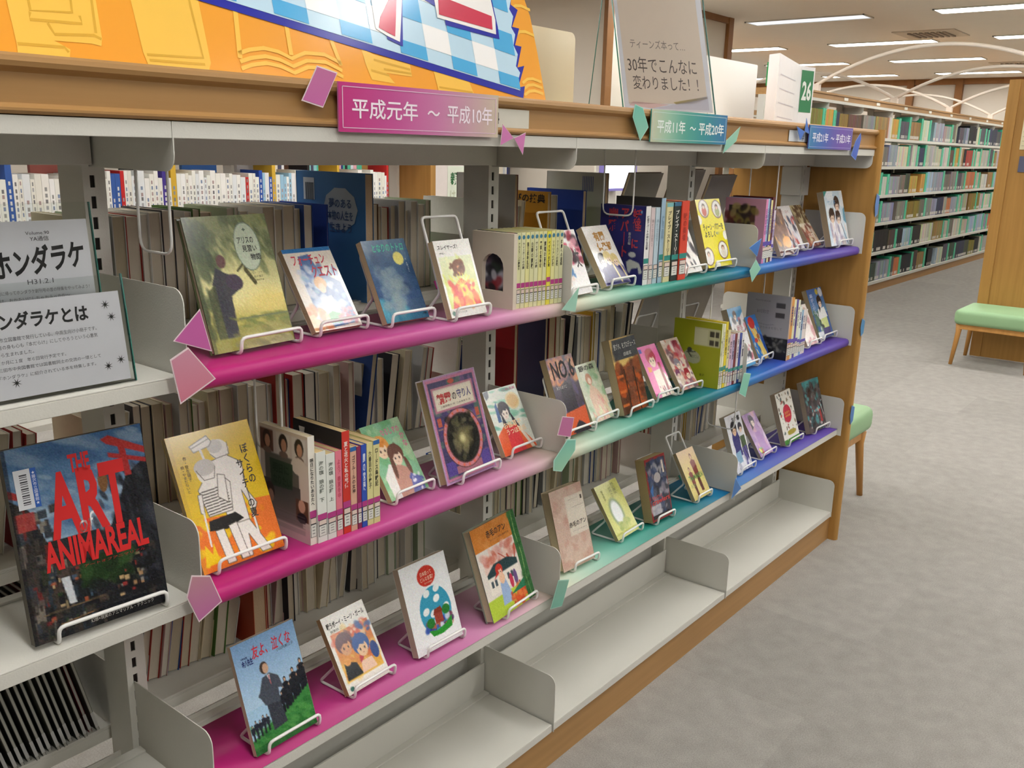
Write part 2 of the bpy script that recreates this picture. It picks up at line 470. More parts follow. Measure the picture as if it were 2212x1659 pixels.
# oak top board: moulded front edge
prof = [(-.105, 1.4662), (-.117, 1.4668), (-.1215, 1.4705), (-.1215, 1.4735), (-.117, 1.4765), (-.1125, 1.479), (-.112, 1.512), (-.1165, 1.515), (-.1225, 1.518), (-.1245, 1.5235), (-.123, 1.529), (-.118, 1.5325),
        (.405, 1.5325), (.41, 1.5235), (.40, 1.5165), (.40, 1.4662)]
MB().prism(prof, 'x', XL, 2.703).build('top_board', WOOD, bc)
# oak end panel with rounded front edge
p = [(2.703, .41), (2.737, .41)] + [(2.72 + .017 * math.cos(a), -.127 - .012 * math.sin(a)) for a in [math.pi * q / 8 for q in range(9)]]
MB().prism(p, 'z', 0, 1.5335).build('end_panel', WOODV, bc)
MB().box(XL, 2.703, -.106, -.09, 0, .0955).build('plinth', WOOD, bc)
MB().box(XL, 2.703, .375, .391, 0, .0955).build('plinth', WOOD, bc)
MB().box(2.62, 2.7, .107, .18, 1.30, 1.4).build('top_bracket_box', STEEL, bc)

# gradient liners on the display bays
ST = [(0, 'b81f70'), (.25, 'b8307c'), (.5, 'bc5694'), (.68, 'c884ac'), (.82, 'd0acb4'), (.93, 'd2ccb4'), (1.02, 'bcd2bc'), (1.15, '88bca8'), (1.32, '369484'), (1.5, '0c7870'), (1.62, '08707e'), (1.76, '0e72a0'), (1.9, '1c6ab2'), (2.1, '3050ac'), (2.35, '483ca0'), (2.7, '6040a0')]
NM = [('magenta to pink', 'left'), ('mint to teal', 'middle'), ('blue to violet', 'right')]
def liner(b, row):
    z = ZR[row]; x0, x1 = BX[b + 2] + .002, BX[b + 3] - .002
    if b == 2: x1 = 2.687
    if row < 3: pr = [(.068, z + .001), (-.094, z + .001), (-.1015, z - .0006), (-.1055, z - .005), (-.1075, z - .012), (-.106, z - .021), (-.1, z - .0265)]
    else: pr = [(.068, z + .001), (-.102, z + .001)]
    n = 60; m = MB(); k_ = len(pr)
    for i in range(n + 1):
        x = x0 + (x1 - x0) * i / n
        for q in pr: m.v.append((x, q[0], q[1]))
    for i in range(n):
        for j in range(k_ - 1):
            a = i * k_ + j; m.f.append((a, a + 1, a + k_ + 1, a + k_))
            ca, cb = arr_grad(ST, x0 + (x1 - x0) * i / n), arr_grad(ST, x0 + (x1 - x0) * (i + 1) / n)
            m.c.append((ca, ca, cb, cb))
    o = m.build('shelf_liner', LINER, smooth=True)
    rn = {1: 'upper', 2: 'middle', 3: 'lower'}[row]
    tag(o, '%s gradient paper liner on the %s display shelf of the %s bay' % (NM[b][0], rn, NM[b][1]), 'shelf liner', 'gradient shelf liners')
    sm = o.modifiers.new('thick', 'SOLIDIFY'); sm.thickness = .0006; sm.offset = 1 if row == 3 else 1
for row in (1, 2, 3):
    for b in range(3): liner(b, row)

# hanging wire dividers
def hang(x, y0, y1, z0, z1, lab):
    m = MB().tube(rpath([(x, y0, z1), (x, y0, z0), (x, y1, z0), (x, y1, z1)], .02, 4), .0021, 6)
    m.tube([(x, y0, z1), (x, y1, z1)], .0021, 6)
    tag(m.build('hanging_wire_divider', WIRE, smooth=True), lab, 'wire divider', 'wire dividers hanging under the shelves')
hang(.045, -.022, .062, 1.283, 1.4625, 'hanging wire book divider left of the dark green landscape book')
hang(1.235, -.05, .035, 1.292, 1.4625, 'hanging wire book divider over the navy blue book')
hang(2.08, -.04, .05, 1.27, 1.4625, 'hanging wire divider behind the pink book row on the top shelf')
hang(.235, -.005, .066, .93, 1.102, 'hanging wire book divider over the white book with portrait photos')
hang(1.72, -.03, .06, .935, 1.102, 'hanging wire book divider over the lime green book')
hang(2.28, -.03, .06, .945, 1.102, 'hanging wire book divider over the grey and black book')
hang(1.93, -.035, .06, .60, .767, 'hanging wire divider above the white cover with two boys')

# ================================================================== FACE-OUT BOOKS ON WIRE EASELS
def easel(X, y, z, yawd, lean, th, h, w, label, xo=None, we=None, tape=None, top=None):
    we = we or (.105 if w < .13 else .118)
    xo = (w - we * .93) if xo is None else xo
    L = R(lean); yb = th / math.cos(L) + .0035
    h_t = top or min(h * .8, .135)
    def bk(zz): return yb + (zz - .006) * math.tan(L)
    p3 = (bk(.05) + .002, .05); p4 = (bk(h_t) + .001, h_t); pr_ = (bk(.05) + .045, .0025)
    pts = []
    for x in (xo, xo + we):
        s_ = [(x, p4[0], p4[1]), (x, p3[0], p3[1]), (x, pr_[0], pr_[1]), (x, -.0055, .0025), (x, -.0075, .027)]
        pts += s_ if x == xo else s_[::-1]
    o = empty('book_easel', (X, y, z), (0, 0, R(yawd)))
    MB().tube(rpath(pts, .009, 3, True), .0028, 8, True).build('wire_frame', WIRE, o, smooth=True)
    if tape:
        MB().tube([(xo, p3[0] + (p4[0] - p3[0]) * .12, .058), (xo, p3[0] + (p4[0] - p3[0]) * .26, .072)], .0032, 8, c=hx(tape)).build('tape', PRINT, o)
    tag(o, label, 'book stand', 'white wire book easels')
    return o

def face_book(key, geo, art, label, texts=(), page='b59c78', spine='e8e4da', hard=False, mt=None, ek={}, short=None, glossy=True):
    row, X, y, yawd, w, h, lean, th = geo
    z0 = ZR[row] + (.0016 if X > 0 else .0006)
    zb = ZR[row] + .0052 + th * math.sin(max(R(lean), 0))
    Mx = Matrix.Translation((X, y, zb)) @ Matrix.Rotation(R(yawd), 4, 'Z') @ Matrix.Rotation(-R(lean), 4, 'X')
    o = empty('book'); o.matrix_world = Mx
    tag(o, label, 'book', 'books displayed face-out')
    bt = .002 if hard else .0004
    A = art.out()
    A = np.clip(A + art.rng.normal(0, .022, A.shape[:2] + (1,)) + art.rng.normal(0, .010, A.shape), 0, 1)
    m = MB()
    m.grid(A, lambda u, v: (u * w, 0, (1 - v) * h))
    sc = hx(spine)
    m.box(0, w, .00002, bt, 0, h, sc)
    m.box(0, w, th - bt, th, 0, h, sc)
    m.box(w - .0006, w + .001 * hard, .0, th, 0, h, sc)
    cov = m.build('cover', mt or (GLOSSY if glossy else PRINT), o)
    q = .0025 if hard else .0003
    MB().box(q if hard else .0002, w - .0007, bt, th - bt, q, h - q, tuple(.68 * a_ + .32 * b__ for a_, b__ in zip(hx(page), (.93, .87, .76)))).build('page_block', PAGES, o)
    if texts:
        tm = MB()
        for t in texts:
            s_, bx, c = t[0], t[1], t[2]; op = t[3] if len(t) > 3 else ''
            put_text(tm, s_, bx, c, lambda u, v: (u * w, -.0004, (1 - v) * h), bold=.018 if 'b' in op else (.035 if 'B' in op else 0), vert='v' in op, shear=.2 if 's' in op else 0)
        tm.build('title_lettering', PRINT, cov)
    easel(X, y, z0, yawd, lean, th, h, w, 'white wire easel holding the %s' % (short or label.split(' on ')[0]), **ek)
    return o

G = {
'alice': (1, 0.0821, -0.0571, 3.3, 0.1530, 0.2059, 18.0, 0.012),
'fortune': (1, 0.2861, -0.0378, 0.7, 0.1033, 0.1534, 33.2, 0.012),
'moon': (1, 0.4246, -0.0617, -0.6, 0.1048, 0.1536, 26.2, 0.014),
'slayer': (1, 0.5501, -0.1000, 0.2, 0.0993, 0.1455, 20.3, 0.013),
'behindend': (1, 0.914, -0.0980, 3, 0.1050, 0.1455, 23.2, 0.012),
'trio': (1, 1.0935, -0.0791, 1.4, 0.1085, 0.1503, 31.0, 0.016),
'wblack': (1, 1.446, -0.082, 0, 0.105, 0.145, 26, 0.012),
'teen': (1, 1.5989, -0.0747, -0.7, 0.1382, 0.1882, 17.6, 0.022),
'orange': (1, 2.075, -0.075, 0, 0.105, 0.15, 24, 0.013),
'redw': (1, 2.2594, -0.0364, 1.8, 0.1090, 0.1541, 26.8, 0.014),
'brown': (1, 2.4200, -0.0322, 0.3, 0.0990, 0.1609, 34.6, 0.014),
'bluew': (1, 2.512, -0.0700, -1.0, 0.1660, 0.1908, 15.6, 0.022),
'summer': (2, 0.0364, -0.0657, -0.4, 0.1489, 0.2173, 24.0, 0.01),
'green': (2, 0.4329, -0.0608, 3.2, 0.1042, 0.1500, 33.2, 0.012),
'frame': (2, 0.5618, -0.0809, 2.6, 0.1555, 0.2100, 18.0, 0.022),
'kimono': (2, 0.7746, -0.0514, 0.7, 0.1126, 0.1468, 27.8, 0.013),
'no6': (2, 0.9761, -0.0661, -1.0, 0.1000, 0.1846, 22.2, 0.018),
'greenpink': (2, 1.1078, -0.0520, 2.9, 0.0982, 0.1477, 26.0, 0.013),
'chalk': (2, 1.2209, -0.0678, 2.3, 0.1248, 0.1911, 17.4, 0.022),
'pinkhair': (2, 1.4179, -0.0457, -1.1, 0.0896, 0.1477, 30.0, 0.013),
'redgroup': (2, 1.5383, -0.0536, -2.2, 0.0893, 0.1518, 33.0, 0.014),
'bluemanga': (2, 1.9112, -0.0554, 0.8, 0.0980, 0.1884, 21.4, 0.02),
'skyorange': (2, 2.0503, -0.0482, 4.1, 0.0919, 0.1479, 25.6, 0.014),
'pinkwhite': (2, 2.398, -0.066, 0, 0.1000, 0.1450, 26, 0.012),
'girl': (2, 2.5337, -0.0562, -0.2, 0.1359, 0.1842, 22.3, 0.018),
'friend': (3, 0.1017, -0.0817, 0.7, 0.1284, 0.1889, 18.5, 0.01),
'boymeets': (3, 0.3156, -0.0665, 2.0, 0.1061, 0.1496, 30.2, 0.013),
'apple': (3, 0.4925, -0.0705, -0.5, 0.1299, 0.1812, 18.9, 0.017),
'anneG': (3, 0.6956, -0.0940, 4.9, 0.1643, 0.2041, 19.8, 0.022),
'anneB': (3, 0.9923, -0.0631, -3.1, 0.1215, 0.1962, 17.0, 0.026),
'lime': (3, 1.2430, -0.0570, 1.9, 0.1083, 0.1507, 33.6, 0.011),
'clock': (3, 1.4031, -0.0657, -2.2, 0.1007, 0.1755, 14.0, 0.03),
'manzai': (3, 1.6329, -0.0711, -0.5, 0.0971, 0.1493, 30.0, 0.012),
'oshi': (3, 1.9325, -0.0607, 1.4, 0.1150, 0.1854, 19.8, 0.018),
'purple': (3, 2.1388, -0.0457, 0.7, 0.0991, 0.1532, 32.9, 0.012),
'redcirc': (3, 2.3223, -0.0534, 0.5, 0.1317, 0.1832, 18.5, 0.019),
'teal': (3, 2.5227, -0.0633, -2.5, 0.1416, 0.1904, 17.1, 0.019),
'ART': (2, -0.2234, -0.0818, -3.7, 0.1840, 0.2597, 10.7, 0.014),
}
MAG, TEA, VIO = 'b03a80', '2a8a80', '5a48a8'

# --- green landscape book
a = Art(90, 124, '8d9460', 1.35, 3)
a.grad('8a9064', 'e8dfa0', 0, .1, 1, .62); a.grad('e6d68a', 'b8ae58', 0, .62, 1, .82); a.rect(0, .82, 1, 1, '9c9a50')
a.blobs(['5d6a48', '727c54', '4c583c', '8f9668'], 90, .09, 0, 0, 1, .42, .55, 2.6, 60)
a.blobs(['dcd99a', 'c9cc92'], 22, .05, .3, .08, .8, .5, .5, 3, 60)
a.ell(.45, .52, .3, .17, 'efe6a4', 0, .75, .8); a.ell(.8, .66, .25, .1, 'efd982', 0, .6, .8)
a.blobs(['4d5a3e', '3c4634', '5c6848'], 60, .1, 0, .1, .3, .9, .6, 2.5, 75)
a.line([(.7, .12), (.63, .3), (.6, .42), (.68, .52)], .022, '565334'); a.line([(.62, .35), (.5, .42)], .012, '565334')
a.poly([(.2, .9), (.17, .5), (.25, .38), (.33, .42), (.42, .45), (.5, .5), (.46, .56), (.36, .6), (.34, .9)], '3a3a44', .95)
a.ell(.33, .34, .055, .05, '6a4a48'); a.ell(.43, .5, .1, .06, '4a4050', 20); a.poly([(.1, .9), (.1, .55), (.2, .5), (.2, .9)], '4a5038', .8)
a.blobs(['6f7c40', '8d8e4a'], 40, .06, .3, .76, 1, .84, .6, 4, 0); a.blobs(['a8a058', '807e40', 'bdb568'], 50, .06, .3, .84, 1, 1, .6, 3, 10)
a.rect(.38, .765, 1, .778, '6a7458', .8); a.rect(0, 0, .045, 1, '4a5236', .55)
a.ell(.69, .245, .155, .185, '5c6c60', 0); a.ell(.69, .245, .148, .178, 'c0ccb4', 0)
face_book('alice', G['alice'], a, 'dark green landscape book with a pale oval title panel ', [
    ('アリスの', (.58, .17, .78, .22), '2c2c26', 'b'), ('見習い', (.62, .235, .8, .285), '2c2c26', 'b'), ('物語', (.70, .3, .83, .35), '2c2c26', 'b'), ('✦', (.665, .1, .715, .13), '5a6a5a'),
    ('キャロル・マザン', (.62, .44, .82, .455), '6a6240'), ('坂井直子', (.68, .468, .8, .485), '6a6240'), ('中谷美紀子 絵', (.66, .495, .8, .51), '6a6240')], page='cfc4b2', spine='5c6444', hard=True, short='dark green landscape book')
# --- white and blue fantasy paperback
a = Art(66, 92, 'ebe2d4', 1.48, 5)
a.rect(0, 0, 1, .055, '3377b4'); a.poly([(.28, .1), (.5, .08), (.58, .3), (.92, .45), (.95, .95), (.2, .98), (.18, .4)], '4a6ca6', .9)
a.blobs(['7f9fd0', 'e4e8ee', '3a5c9a', 'c8d4e6', '8ab4c8'], 70, .1, .2, .25, .9, .9, .7, 1.6)
a.ell(.5, .44, .12, .08, 'e2a864', 30); a.ell(.5, .5, .07, .06, 'f0c8a0'); a.poly([(.35, .9), (.4, .62), (.62, .6), (.7, .9)], 'e8f0ec'); a.poly([(.3, .84), (.5, .78), (.72, .84), (.6, .93), (.38, .92)], '4f9a58')
a.blobs(['e8a070', 'dc8860', 'f0c090'], 26, .09, .02, .72, .35, 1, .8); a.blobs(['c84a5a', 'd87080'], 14, .06, .65, .75, .95, .95, .7)
face_book('fortune', G['fortune'], a, 'white fantasy paperback with red script title over blue artwork ', [
    ('フォーチュン', (.12, .08, .8, .21), 'c8384a', 'bs'), ('クエスト', (.42, .22, .95, .37), 'c8384a', 'bs')], short='white and blue fantasy paperback')
# --- blue night paperback
a = Art(66, 92, '3c5878', 1.48, 8)
a.grad('466a88', '32507a', 0, 0, 1, .75); a.blobs(['6a8098', '4e6c8c'], 30, .08, 0, 0, 1, .2, .5, 2, 70)
a.blobs(['2c4468', '46628a', '3a5a7e'], 40, .12, 0, .2, 1, .8, .5)
a.grad('3a7a9a', '2f6c8c', 0, .9, 1, 1); a.blobs(['4c98b0', '62a8bc', '3b86a2'], 50, .13, 0, .74, .5, 1, .7); a.blobs(['7d93a4', '90a2a4'], 34, .12, .15, .38, .6, .85, .5, 1.3)
a.ell(.72, .245, .115, .08, 'e6dc7c')
face_book('moon', G['moon'], a, 'dark blue night-sky paperback with a yellow moon ', [
    ('となりのトトロ', (.2, .05, .92, .15), '3fc0a4', 'bs'), ('作 久保つぎこ', (.86, .25, .9, .42), 'b8c8d8', 'v'), ('AM', (.88, .93, .96, .955), '182030', 'b')], spine='2f4f70', short='dark blue night-sky paperback')
# --- white paperback with flame artwork
a = Art(66, 92, 'f0eee8', 1.48, 9)
a.grad('e6ebc8', 'c6cc60', .06, .22, .94, .88); a.blobs(['dfe88c', 'cdd44c', 'f0f0c0'], 40, .12, .06, .24, .94, .86, .6, 3, 60)
a.poly([(.12, .88), (.25, .62), (.5, .5), (.78, .62), (.92, .88)], 'd8452f'); a.poly([(.28, .88), (.38, .6), (.62, .6), (.75, .88)], 'e8d040', .9); a.blobs(['f08038', 'e8d860', 'd83020'], 34, .08, .2, .55, .85, .86, .8)
a.ell(.52, .37, .17, .11, '7c4a34', 0, .95); a.ell(.53, .4, .08, .06, 'eaa070'); a.blobs(['8a5638', '6c402c'], 18, .06, .3, .28, .75, .46, .8)
for q in range(7): a.line([(.5, .62), (.25 + q * .085, .43 + abs(q - 3) * .02)], .008, 'f0e860')
a.ell(.1, .94, .045, .03, '4a7868')
face_book('slayer', G['slayer'], a, 'white paperback with a red and yellow flame picture', [('スレイヤーズ！', (.08, .06, .62, .12), '26211e', 'b'), ('神坂一', (.1, .155, .26, .18), '4a4540'), ('富士見ファンタジア文庫', (.16, .925, .45, .95), '6a6a66')],
    ek=dict(tape=MAG, top=.185, we=.095, xo=.006), short='white flame-picture paperback')
# --- behind bookend
a = Art(50, 70, 'f3f1f0', 1.4, 4)
a.blobs(['c23a58', '8c2a3c', '3a2a34', 'e8a0b0'], 40, .1, .3, .05, 1, .5, .8); a.blobs(['4a7fb8', 'f0d8c8', 'f2f2f2'], 20, .1, .1, .5, .6, .85, .8); a.rect(.55, .62, 1, 1, 'f3f1f0')
face_book('behindend', G['behindend'], a, 'white paperback with red lettering squeezed behind the white bookend', [('文', (.7, .3, .9, .6), '2c2528', 'b')], ek=dict(top=.18), short='white paperback behind the bookend')
# --- trio
a = Art(60, 84, 'ece8e2', 1.4, 12)
a.poly([(.05, 1), (.12, .72), (.5, .6), (.85, .7), (1, .95), (1, 1)], '3a346a'); a.blobs(['2c2858', '4c4684', '3a3a78'], 30, .1, .05, .72, 1, 1, .6, 2.5, 60)
a.face(.28, .58, .12, '2a2422', 'efd2b8'); a.face(.5, .56, .12, 'e2cf96', 'f2dcc4'); a.face(.74, .6, .11, 'd8c48a', 'f0d8c0'); a.line([(.6, .66), (.68, .95)], .03, 'e2cf96'); a.line([(.85, .6), (.95, .92)], .025, 'd8c890')
face_book('trio', G['trio'], a, 'white paperback with bronze title and three faces over purple coats', [('有閑', (.3, .1, .72, .26), 'b8863c', 'B'), ('倶楽部', (.28, .28, .85, .43), 'b8863c', 'B')], short='white paperback with three faces over purple coats')
# --- white/black
a = Art(40, 56, 'eeece8', 1.4, 4); a.blobs(['26242a', 'f0e8e0', '3a3840'], 22, .12, .2, .2, .95, .9, .8, 2.5, 60)
face_book('wblack', G['wblack'], a, 'white and black paperback mostly hidden by the red-spined book', short='white and black paperback')
# --- yellow teen power
a = Art(70, 96, 'ecdf1e', 1.36, 6)
for cx, cy, hc, bc_ in ((.28, .14, '5a3a34', 'c85a48'), (.8, .16, '6a4a3a', 'a8b078'), (.12, .83, '8a7a70', 'e8e0d8'), (.74, .76, '8a6448', 'e4dccb')):
    a.ell(cx, cy, .2, .135, '7a5548'); a.ell(cx, cy, .175, .118, 'f2efe6'); a.ell(cx, cy + .04, .09, .07, bc_); a.ell(cx, cy - .035, .06, .04, hc); a.ell(cx, cy - .02, .04, .028, 'edcdb4')
for cx, cy in ((.02, .3), (.95, .55), (.42, .97)): a.ell(cx, cy, .1, .07, 'f6f4e4')
face_book('teen', G['teen'], a, 'bright yellow book with four round portraits', [('ティーン・パワーを', (.1, .36, .92, .46), '2a2820', 'b'), ('よろしく', (.12, .47, .55, .56), '2a2820', 'b'), ('NO.1', (.58, .49, .7, .53), '2a7a80')], page='8c7650', spine='3a4434', ek=dict(tape=TEA, top=.16), short='bright yellow book with round portraits')
a = Art(44, 60, '7a5648', 1.4, 6); a.blobs(['6a4a40', '94705c', 'e0a040', '4a3430'], 40, .14, 0, 0, 1, 1, .7); a.ell(.75, .72, .3, .12, 'e09a3c')
face_book('orange', G['orange'], a, 'brown paperback with an orange patch beside the slim purple-taped spines', short='brown and orange paperback')
a = Art(50, 70, 'e9e4e2', 1.4, 16); a.blobs(['3c4460', 'c84a48', 'f0eaea', '4a4a58', 'e8c8b8', 'e0e4ee'], 60, .12, .1, .28, 1, .98, .75, 1.8, 60); a.rect(.1, .06, .8, .22, 'eeeae8', .8)
face_book('redw', G['redw'], a, 'white comic-art paperback with red and navy figures, left of the brown one', [('ラ・のべ', (.2, .1, .75, .17), 'a04048')], short='white red-and-navy paperback')
a = Art(50, 70, 'c6b58e', 1.5, 17); a.blobs(['6a5038', '98805c', 'd8caa0', '5a4432'], 40, .12, 0, 0, 1, .45, .8); a.rect(0, .45, 1, .52, 'e6ddc4'); a.blobs(['9c5444', 'c88c74', 'e8d8c0', '7a4438'], 40, .14, 0, .52, 1, 1, .8)
face_book('brown', G['brown'], a, 'sepia paperback with two picture strips on the purple shelf', [('三匹', (.3, .7, .8, .78), 'e8dcc8', 'b')], short='sepia paperback')
a = Art(60, 84, 'e3ebf0', 1.15, 18)
a.blobs(['cfe0ea', 'f2f4f6', 'b8d4e4'], 30, .2, 0, 0, 1, 1, .6); a.face(.62, .25, .12, '3a3034', 'ecd0bc', 'e8ecf2'); a.face(.28, .46, .12, '322c30', 'eccfb8', 'f0f0f4'); a.face(.6, .5, .11, '3a2e30', 'eed4c0', 'eeeef4')
a.blobs(['c8bccc', 'f2f2f6', '8e84a0', 'f0d8cc'], 40, .1, .15, .62, .95, 1, .7, 2.5, 70); a.line([(.7, .6), (.92, .98)], .012, '4a4858'); a.poly([(.9, .35), (1, .3), (1, .62), (.86, .55)], '6aa0b8'); a.poly([(0, 0), (.2, 0), (0, .12)], '3f9a94')
face_book('bluew', G['bluew'], a, 'pale blue book with three young men, last on the purple top shelf', [('サバキ', (.14, .16, .56, .26), '5a94bc'), ('+', (.46, .06, .54, .1), '5a94bc')], page='8a7a5e', spine='c4ccd2', short='pale blue book with three young men')
# --- yellow summer book
a = Art(136, 190, 'ecc21f', 1.46, 21)
a.grad('e6c02c', 'f0c91a', 0, 0, 1, .6); a.poly([(0, .62), (.1, .66), (.18, .62), (.6, .66), (.72, .58), (1, .6), (1, 1), (0, 1)], 'f07a28')
a.blobs(['f4c81c', 'f0881c', 'f2d020'], 34, .05, 0, .6, 1, 1, .9, 1.4); a.poly([(.05, .95), (.1, .8), (.16, .88), (.2, .8), (.22, .95)], 'f6cf1c'); a.ell(.78, .95, .1, .04, 'f4cc1c')
wh, ln = 'f3ece6', '6a6058'
def fig(pts, c=wh): a.poly(pts, c); a.line(pts + [pts[0]], .004, ln)
fig([(.46, .98), (.44, .72), (.66, .7), (.84, .98), (.72, .98), (.62, .82), (.6, .98)])
fig([(.42, .24), (.62, .22), (.78, .3), (.74, .5), (.82, .62), (.77, .68), (.68, .5), (.68, .72), (.44, .72)])
a.ell(.56, .17, .115, .075, wh); a.ell(.52, .14, .09, .05, 'd8d2cc'); a.line([(.45, .19), (.5, .23), (.66, .22), (.67, .13)], .004, ln)
fig([(.24, .1), (.46, .05), (.5, .1), (.46, .13), (.27, .15)]); a.line([(.25, .12), (.48, .075)], .005, '8a827a'); a.line([(.35, .14), (.38, .3)], .014, wh)
fig([(.2, .42), (.3, .35), (.5, .35), (.58, .42), (.52, .62), (.24, .62)])
for q in range(9): a.line([(.21 + q * .004, .44 + q * .021), (.52, .43 + q * .021)], .0055, '4a423c')
a.poly([(.22, .65), (.54, .64), (.62, .7), (.4, .74), (.2, .72)], '1d1a1a'); fig([(.26, .73), (.36, .73), (.4, .98), (.3, .98)]); fig([(.42, .72), (.52, .71), (.56, .98), (.47, .98)])
a.ell(.35, .31, .115, .085, wh); a.ell(.34, .27, .12, .06, 'cfc8c2'); a.line([(.24, .28), (.3, .36), (.42, .36), (.46, .28)], .004, ln); fig([(.46, .34), (.54, .36), (.5, .56), (.4, .5)])
fig([(.18, .45), (.23, .45), (.2, .6), (.16, .58)]); a.line([(.2, .5), (.17, .82)], .01, wh); a.line([(.73, .4), (.74, .84)], .011, wh); a.line([(.745, .4), (.755, .84)], .003, ln)
a.rect(0, 0, .05, 1, 'c09618', .35)
face_book('summer', G['summer'], a, 'yellow and orange book with a line drawing of two boys and a mop', [('ぼくらの', (.81, .17, .9, .47), '2c2418', 'vb'), ('サイテーの夏', (.71, .28, .80, .72), '2c2418', 'vb'), ('作・笹生陽子', (.13, .16, .17, .34), '2c2418', 'v'), ('絵・やまだないと', (.08, .22, .12, .42), '2c2418', 'v')],
    page='a08c60', spine='d8a820', ek=dict(we=.125, xo=.022), short='yellow line-drawing book')
# --- green couple
a = Art(66, 92, '8cc494', 1.48, 24); a.blobs(['a8d4a8', '70b07c', 'c0dcb4', '8cc4a4'], 60, .13, 0, 0, 1, 1, .6)
a.poly([(.12, 1), (.1, .7), (.3, .55), (.55, .6), (.6, 1)], 'f0ece8'); a.poly([(.3, 1), (.34, .62), (.52, .58), (.78, .7), (.7, 1)], 'c49080'); a.poly([(.6, 1), (.7, .74), (.9, .82), (.92, 1)], '5b60a8')
a.face(.3, .33, .16, 'e8a054', 'f2d4b4', None, 'e09040'); a.face(.56, .47, .15, '6a4438', 'f2d2bc'); a.ell(.4, .6, .05, .16, '6a4438', 5); a.ell(.74, .64, .05, .12, '6a4438', -5); a.blobs(['f4f0f8', '4a50a0'], 16, .04, .65, .78, .95, .98, .8)
face_book('green', G['green'], a, 'mint green paperback with an orange-haired and a brown-haired figure', [('なるしすの', (.42, .1, .9, .19), 'e07aa0', 'b'), ('かな', (.84, .2, .96, .4), 'e07aa0', 'vb')], spine='dfe8d8', short='mint green two-figure paperback')
# --- ornate frame book
a = Art(96, 130, 'b58cb8', 1.35, 27)
a.rect(.03, .02, .97, .98, '77707c'); a.rect(.06, .045, .94, .955, '4a4468'); a.blobs(['6c7a72', '587068', '7a5a8a', '504478'], 80, .07, .05, .04, .95, .96, .75)
a.rect(.03, .02, .97, .045, 'c47a98'); a.rect(.03, .02, .055, .98, 'c47a98'); a.rect(.945, .02, .97, .98, 'c47a98'); a.rect(.03, .95, .97, .975, 'c47a98')
a.rect(.1, .1, .9, .335, 'b87a8c'); a.rect(.13, .12, .87, .315, 'ddd2c0'); a.rect(.15, .135, .85, .3, 'e6dcc8')
a.rect(.42, .045, .58, .1, '55645e'); a.ell(.5, .072, .06, .024, 'c85a48')
for x in (.13, .87): a.rect(x - .035, .38, x + .035, .46, 'b8604c'); a.rect(x - .05, .48, x + .05, .49, 'cfa078')
a.rect(.08, .8, .25, .93, '5a4a90'); a.rect(.75, .8, .92, .93, '5a4a90'); a.rect(.25, .86, .75, .93, 'a06a78')
a.ell(.5, .62, .375, .285, '5c3c3c'); a.ell(.5, .62, .365, .277, 'c8808a'); a.ell(.5, .62, .315, .243, '6a4444'); a.ell(.5, .62, .3, .232, '2a2b28')
for q in range(20): t = q * math.pi / 10; a.ell(.5 + .34 * math.cos(t), .62 + .26 * math.sin(t), .018, .013, 'd86a50')
a.blobs(['55523c', '3b3a30', '6c6650', '1c1c1a'], 60, .06, .28, .42, .72, .8, .7); a.ell(.5, .62, .14, .1, 'a89c68', 0, .6, 1); a.ell(.48, .62, .05, .04, 'e4dca4', 0, .8, 1)
face_book('frame', G['frame'], a, 'large ornate book with a mauve frame around a dark oval picture', [('精霊', (.17, .16, .44, .26), 'b8403c', 'B'), ('の', (.46, .18, .54, .25), '3a3030', 'b'), ('守り人', (.56, .16, .83, .25), '4a4478', 'b'), ('上橋菜穂子 作  二木真希子 絵', (.2, .275, .8, .295), '5a4a44')],
    page='a8946c', spine='d2ccd0', hard=True, ek=dict(we=.12, xo=.04), short='ornate mauve-framed book')
# --- kimono
a = Art(64, 88, 'e2e8dc', 1.3, 29); a.blobs(['6cb8a0', '8ccab0', 'dfe8dc', 'f0f0e6'], 34, .14, 0, 0, 1, .6, .8, 4, 0)
a.ell(.75, .24, .2, .13, 'ead8a8'); a.ell(.75, .24, .16, .1, 'e4c088'); a.poly([(0, 1), (.02, .68), (.3, .55), (.65, .6), (.98, .95), (1, 1)], 'e8663c'); a.poly([(.25, 1), (.3, .6), (.6, .6), (.68, 1)], 'dc4048', .95); a.poly([(.62, .62), (.7, .62), (.95, 1), (.85, 1)], 'f0e4d4')
a.face(.42, .36, .13, '383440', 'f2e4d8'); a.poly([(.3, .34), (.26, .6), (.38, .56)], '383440'); a.poly([(.54, .36), (.72, .66), (.56, .56)], '383440'); a.poly([(.2, .25), (.27, .2), (.26, .5), (.16, .5)], '2f5c98'); a.poly([(0, .02), (.16, 0), (.14, .1), (.04, .14)], '444a60')
face_book('kimono', G['kimono'], a, 'pale green paperback with a black-haired girl in orange and red', [('小林清美', (.55, .03, .95, .075), 'c04a88'), ('お伽草子', (.25, .52, .78, .62), 'f6d8b0', 'b'), ('うつほ草紙', (.28, .63, .86, .72), 'f6d8b0', 'b')], short='orange and red girl paperback')
